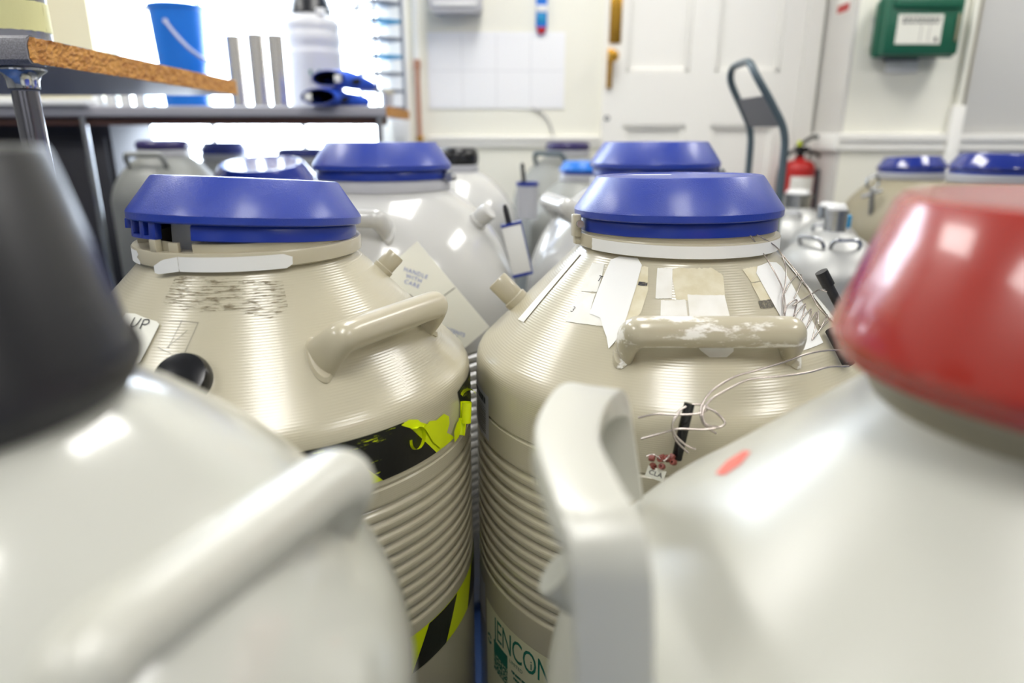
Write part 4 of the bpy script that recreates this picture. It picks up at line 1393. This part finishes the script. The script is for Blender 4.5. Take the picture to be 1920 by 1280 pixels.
prism('red_tip', [(-.020, .03), (-.014, .009), (0, .002), (.014, .009), (.020, .03)], -.0135, -.0115, 'red_paint', st)
cp = thing('copper_pipe', 'thin copper pipe running up the wall right of the window', 'pipe', (-.385, YF - .022, 0))
tube('pipe_run', [(0, 0, .3), (0, 0, 1.27)], .010, 'copper', cp, 14, False)
tube('painted_run', [(0, 0, 1.27), (0, 0, 2.6)], .010, 'gloss_white', cp, 14, False)
lathe('pipe_coupling', [(.009, 0), (.014, 0), (.014, .035), (.009, .035)], 'copper', cp, 16, loc=(0, 0, 1.25), close=True)
for z in (.97, 1.6):
    box('pipe_clip', (-.014, -.012, z), (.014, .021, z + .018), 'brass', cp, .003)
rs = thing('warning_sticker', 'small red and white sticker on the wall return beside the door', 'sticker', (1.2465, 2.82, 1.452))
box('sticker_sheet', (-.001, -.055, -.02), (.0005, .055, .06), 'paper', rs)
box('red_stripe', (-.0016, -.048, -.016), (-.0009, .048, .012), 'red_paint', rs)

# first aid box
FA = thing('first_aid_box', 'green plastic first aid box mounted on the wall at right', 'box', (1.445, 2.72, 1.265))
bm = bmesh.new()
add_box(bm, (-.135, -.11, .0), (.135, -.012, .19), .012)
finish(bm, 'case', 'green', FA)
box('case_rim', (-.142, -.068, -.004), (.142, -.055, .194), 'green', FA, .004)
box('case_lid_step', (-.118, -.118, .15), (.118, -.108, .185), 'green', FA, .006)
box('carry_grip', (.112, -.118, .045), (.12, -.108, .135), 'tan', FA, .003)
fl = box('paper_label', (-.096, -.1125, .036), (.062, -.110, .132), 'card', FA)
for j, (z, h) in enumerate(((.118, .008), (.106, .006))):
    x = -.08
    while x < .05:
        w = rnd.uniform(.008, .018)
        box('printed_line', (x, -.1131, z - h / 2), (min(x + w, .054), -.1126, z + h / 2), 'ink', fl)
        x += w + .004
for x in (-.012, .018):
    box('printed_rule', (x, -.1131, .042), (x + .0015, -.1126, .098), 'ink_grey', fl)
box('printed_mark', (.040, -.1131, .044), (.050, -.1126, .058), 'ink', fl)
box('wall_bracket', (-.07, -.014, -.012), (.05, -.001, .18), 'dark_plate', FA, .002)
wn = thing('wall_notice', 'white notice half behind the green first aid box', 'notice', (1.337, 2.716, 1.355))
box('notice_sheet', (-.032, -.002, -.055), (.032, .003, .055), 'paper', wn)
box('notice_print', (-.026, -.0026, .035), (.026, -.0021, .042), 'plastic_grey', wn)
sw = thing('wall_switch', 'white wall socket just below the green first aid box', 'socket', (1.44, 2.72, 1.235))
box('socket_plate', (-.060, -.016, -.020), (.060, -.001, .022), 'plastic_white', sw, .004)
box('socket_rocker', (-.02, -.020, -.010), (-.005, -.015, .008), 'plastic_white', sw, .002)
cd = thing('conduit', 'cream conduit pipe climbing the wall right of the first aid box', 'pipe', (1.672, 2.72, 0))
tube('thin_run', [(0, -.014, 1.08), (0, -.014, 2.68)], .0125, 'wall', cd, 14, False)
box('trunking', (-.024, -.030, .3), (.024, -.0005, 1.10), 'gloss_white', cd, .004)
tube('side_cable', [(.024, -.008, .6), (.026, -.008, 1.3), (.026, -.008, 2.6)], .004, 'tan', cd, 8, False)

# fire extinguisher on the wall return
FE = thing('fire_extinguisher', 'red fire extinguisher with black handle hanging beside the door', 'extinguisher', (1.165, 2.86, .42))
lathe('cylinder', [(0, 0), (.055, 0), (.062, .006), (.064, .02), (.064, .435), (.061, .455), (.050, .470), (.026, .477), (.018, .479), (.018, .49), (0, .49)], 'red_paint', FE, 44, 50)
bm = bmesh.new()
cyl_between(bm, (0, 0, .485), (0, 0, .525), .016)
add_box(bm, (-.02, -.014, .505), (.03, .014, .53), .003)
finish(bm, 'valve_head', 'black_gloss', FE)
bm = bmesh.new()
add_tube(bm, catmull([(-.02, 0, .525), (.01, 0, .545), (.04, 0, .565), (.065, 0, .567)], 5), .008, 10)
add_tube(bm, catmull([(-.01, 0, .510), (.03, 0, .512), (.065, 0, .500), (.08, 0, .49)], 5), .006, 10)
finish(bm, 'squeeze_grip', 'black_gloss', FE)
tube('hose', [(-.012, -.01, .515), (-.05, -.02, .505), (-.078, -.01, .45), (-.078, 0, .32), (-.074, 0, .15)], .008, 'black', FE, 10)
box('safety_tag', (-.022, -.020, .532), (-.008, -.014, .552), 'yellow_tape', FE, .001)
bm = bmesh.new()
V = []
for i in range(15):
    a = R(-135 + 90 * i / 14)
    V.append((bm.verts.new((.0648 * math.cos(a), .0648 * math.sin(a), .25)), bm.verts.new((.0648 * math.cos(a), .0648 * math.sin(a), .415))))
for A, B in zip(V[:-1], V[1:]):
    bm.faces.new((A[0], B[0], B[1], A[1]))
finish(bm, 'white_label', 'paper', FE)
box('wall_bracket', (.05, -.02, .20), (.081, .02, .44), 'dark_plate', FE, .002)

# hand truck
HT = thing('hand_truck', 'slate grey hand truck with looped handle in front of the door', 'trolley', (.75, 2.09, 0))
loop = [(0.0, -.14, .20), (0, -.14, .6), (0.0, -.14, .90), (-.006, -.14, 1.0), (-.044, -.14, 1.07), (-.092, -.135, 1.142), (-.104, -.105, 1.178), (-.098, -.05, 1.190), (-.092, .0, 1.192), (-.088, .06, 1.192), (-.088, .115, 1.183), (-.078, .14, 1.145), (-.032, .14, 1.063), (-.006, .14, 1.005), (0, .14, .90), (0, .14, .6), (0, .14, .20)]
tube('handle_loop', loop, .0105, 'slate', HT, 14, sub=6)
prism('cross_plate', [(-.014, 1.018), (-.058, 1.098), (-.053, 1.101), (-.009, 1.021)], -.138, .138, 'dark_plate', HT)
for z in (.30, .62):
    tube('cross_bar', [(0, -.14, z), (0, .14, z)], .009, 'slate', HT, 12, False)
box('toe_plate', (-.20, -.16, .012), (.0, .16, .018), 'dark_plate', HT, .002)
tube('axle', [(.03, -.19, .10), (.03, .19, .10)], .009, 'steel', HT, 12, False)
boxes('axle_bracket', [((-.004, -.146, .012), (.036, -.134, .22)), ((-.004, .134, .012), (.036, .146, .22))], 'slate', HT, .002)
for s_ in (-1, 1):
    w = lathe('wheel', [(.03, -.02), (.07, -.022), (.095, -.018), (.10, 0), (.095, .018), (.07, .022), (.03, .02)], 'black', HT, 32, loc=(.03, s_ * .18, .10), rot=(PI / 2, 0, 0), close=True)
    lathe('wheel_hub', [(.010, -.021), (.032, -.018), (.032, .018), (.010, .021)], 'steel', w, 20, close=True)

# thin cable looping down the wall below the chart
wcab = tag(tube('wall_cable', [(.08, YF - .006, 1.10), (.12, YF - .006, 1.085), (.150, YF - .006, 1.055), (.165, YF - .006, 1.02), (.178, YF - .006, .975)], .0045, 'wall_grey', None, 10), 'thin pale cable on the wall just below the chart', 'cable')
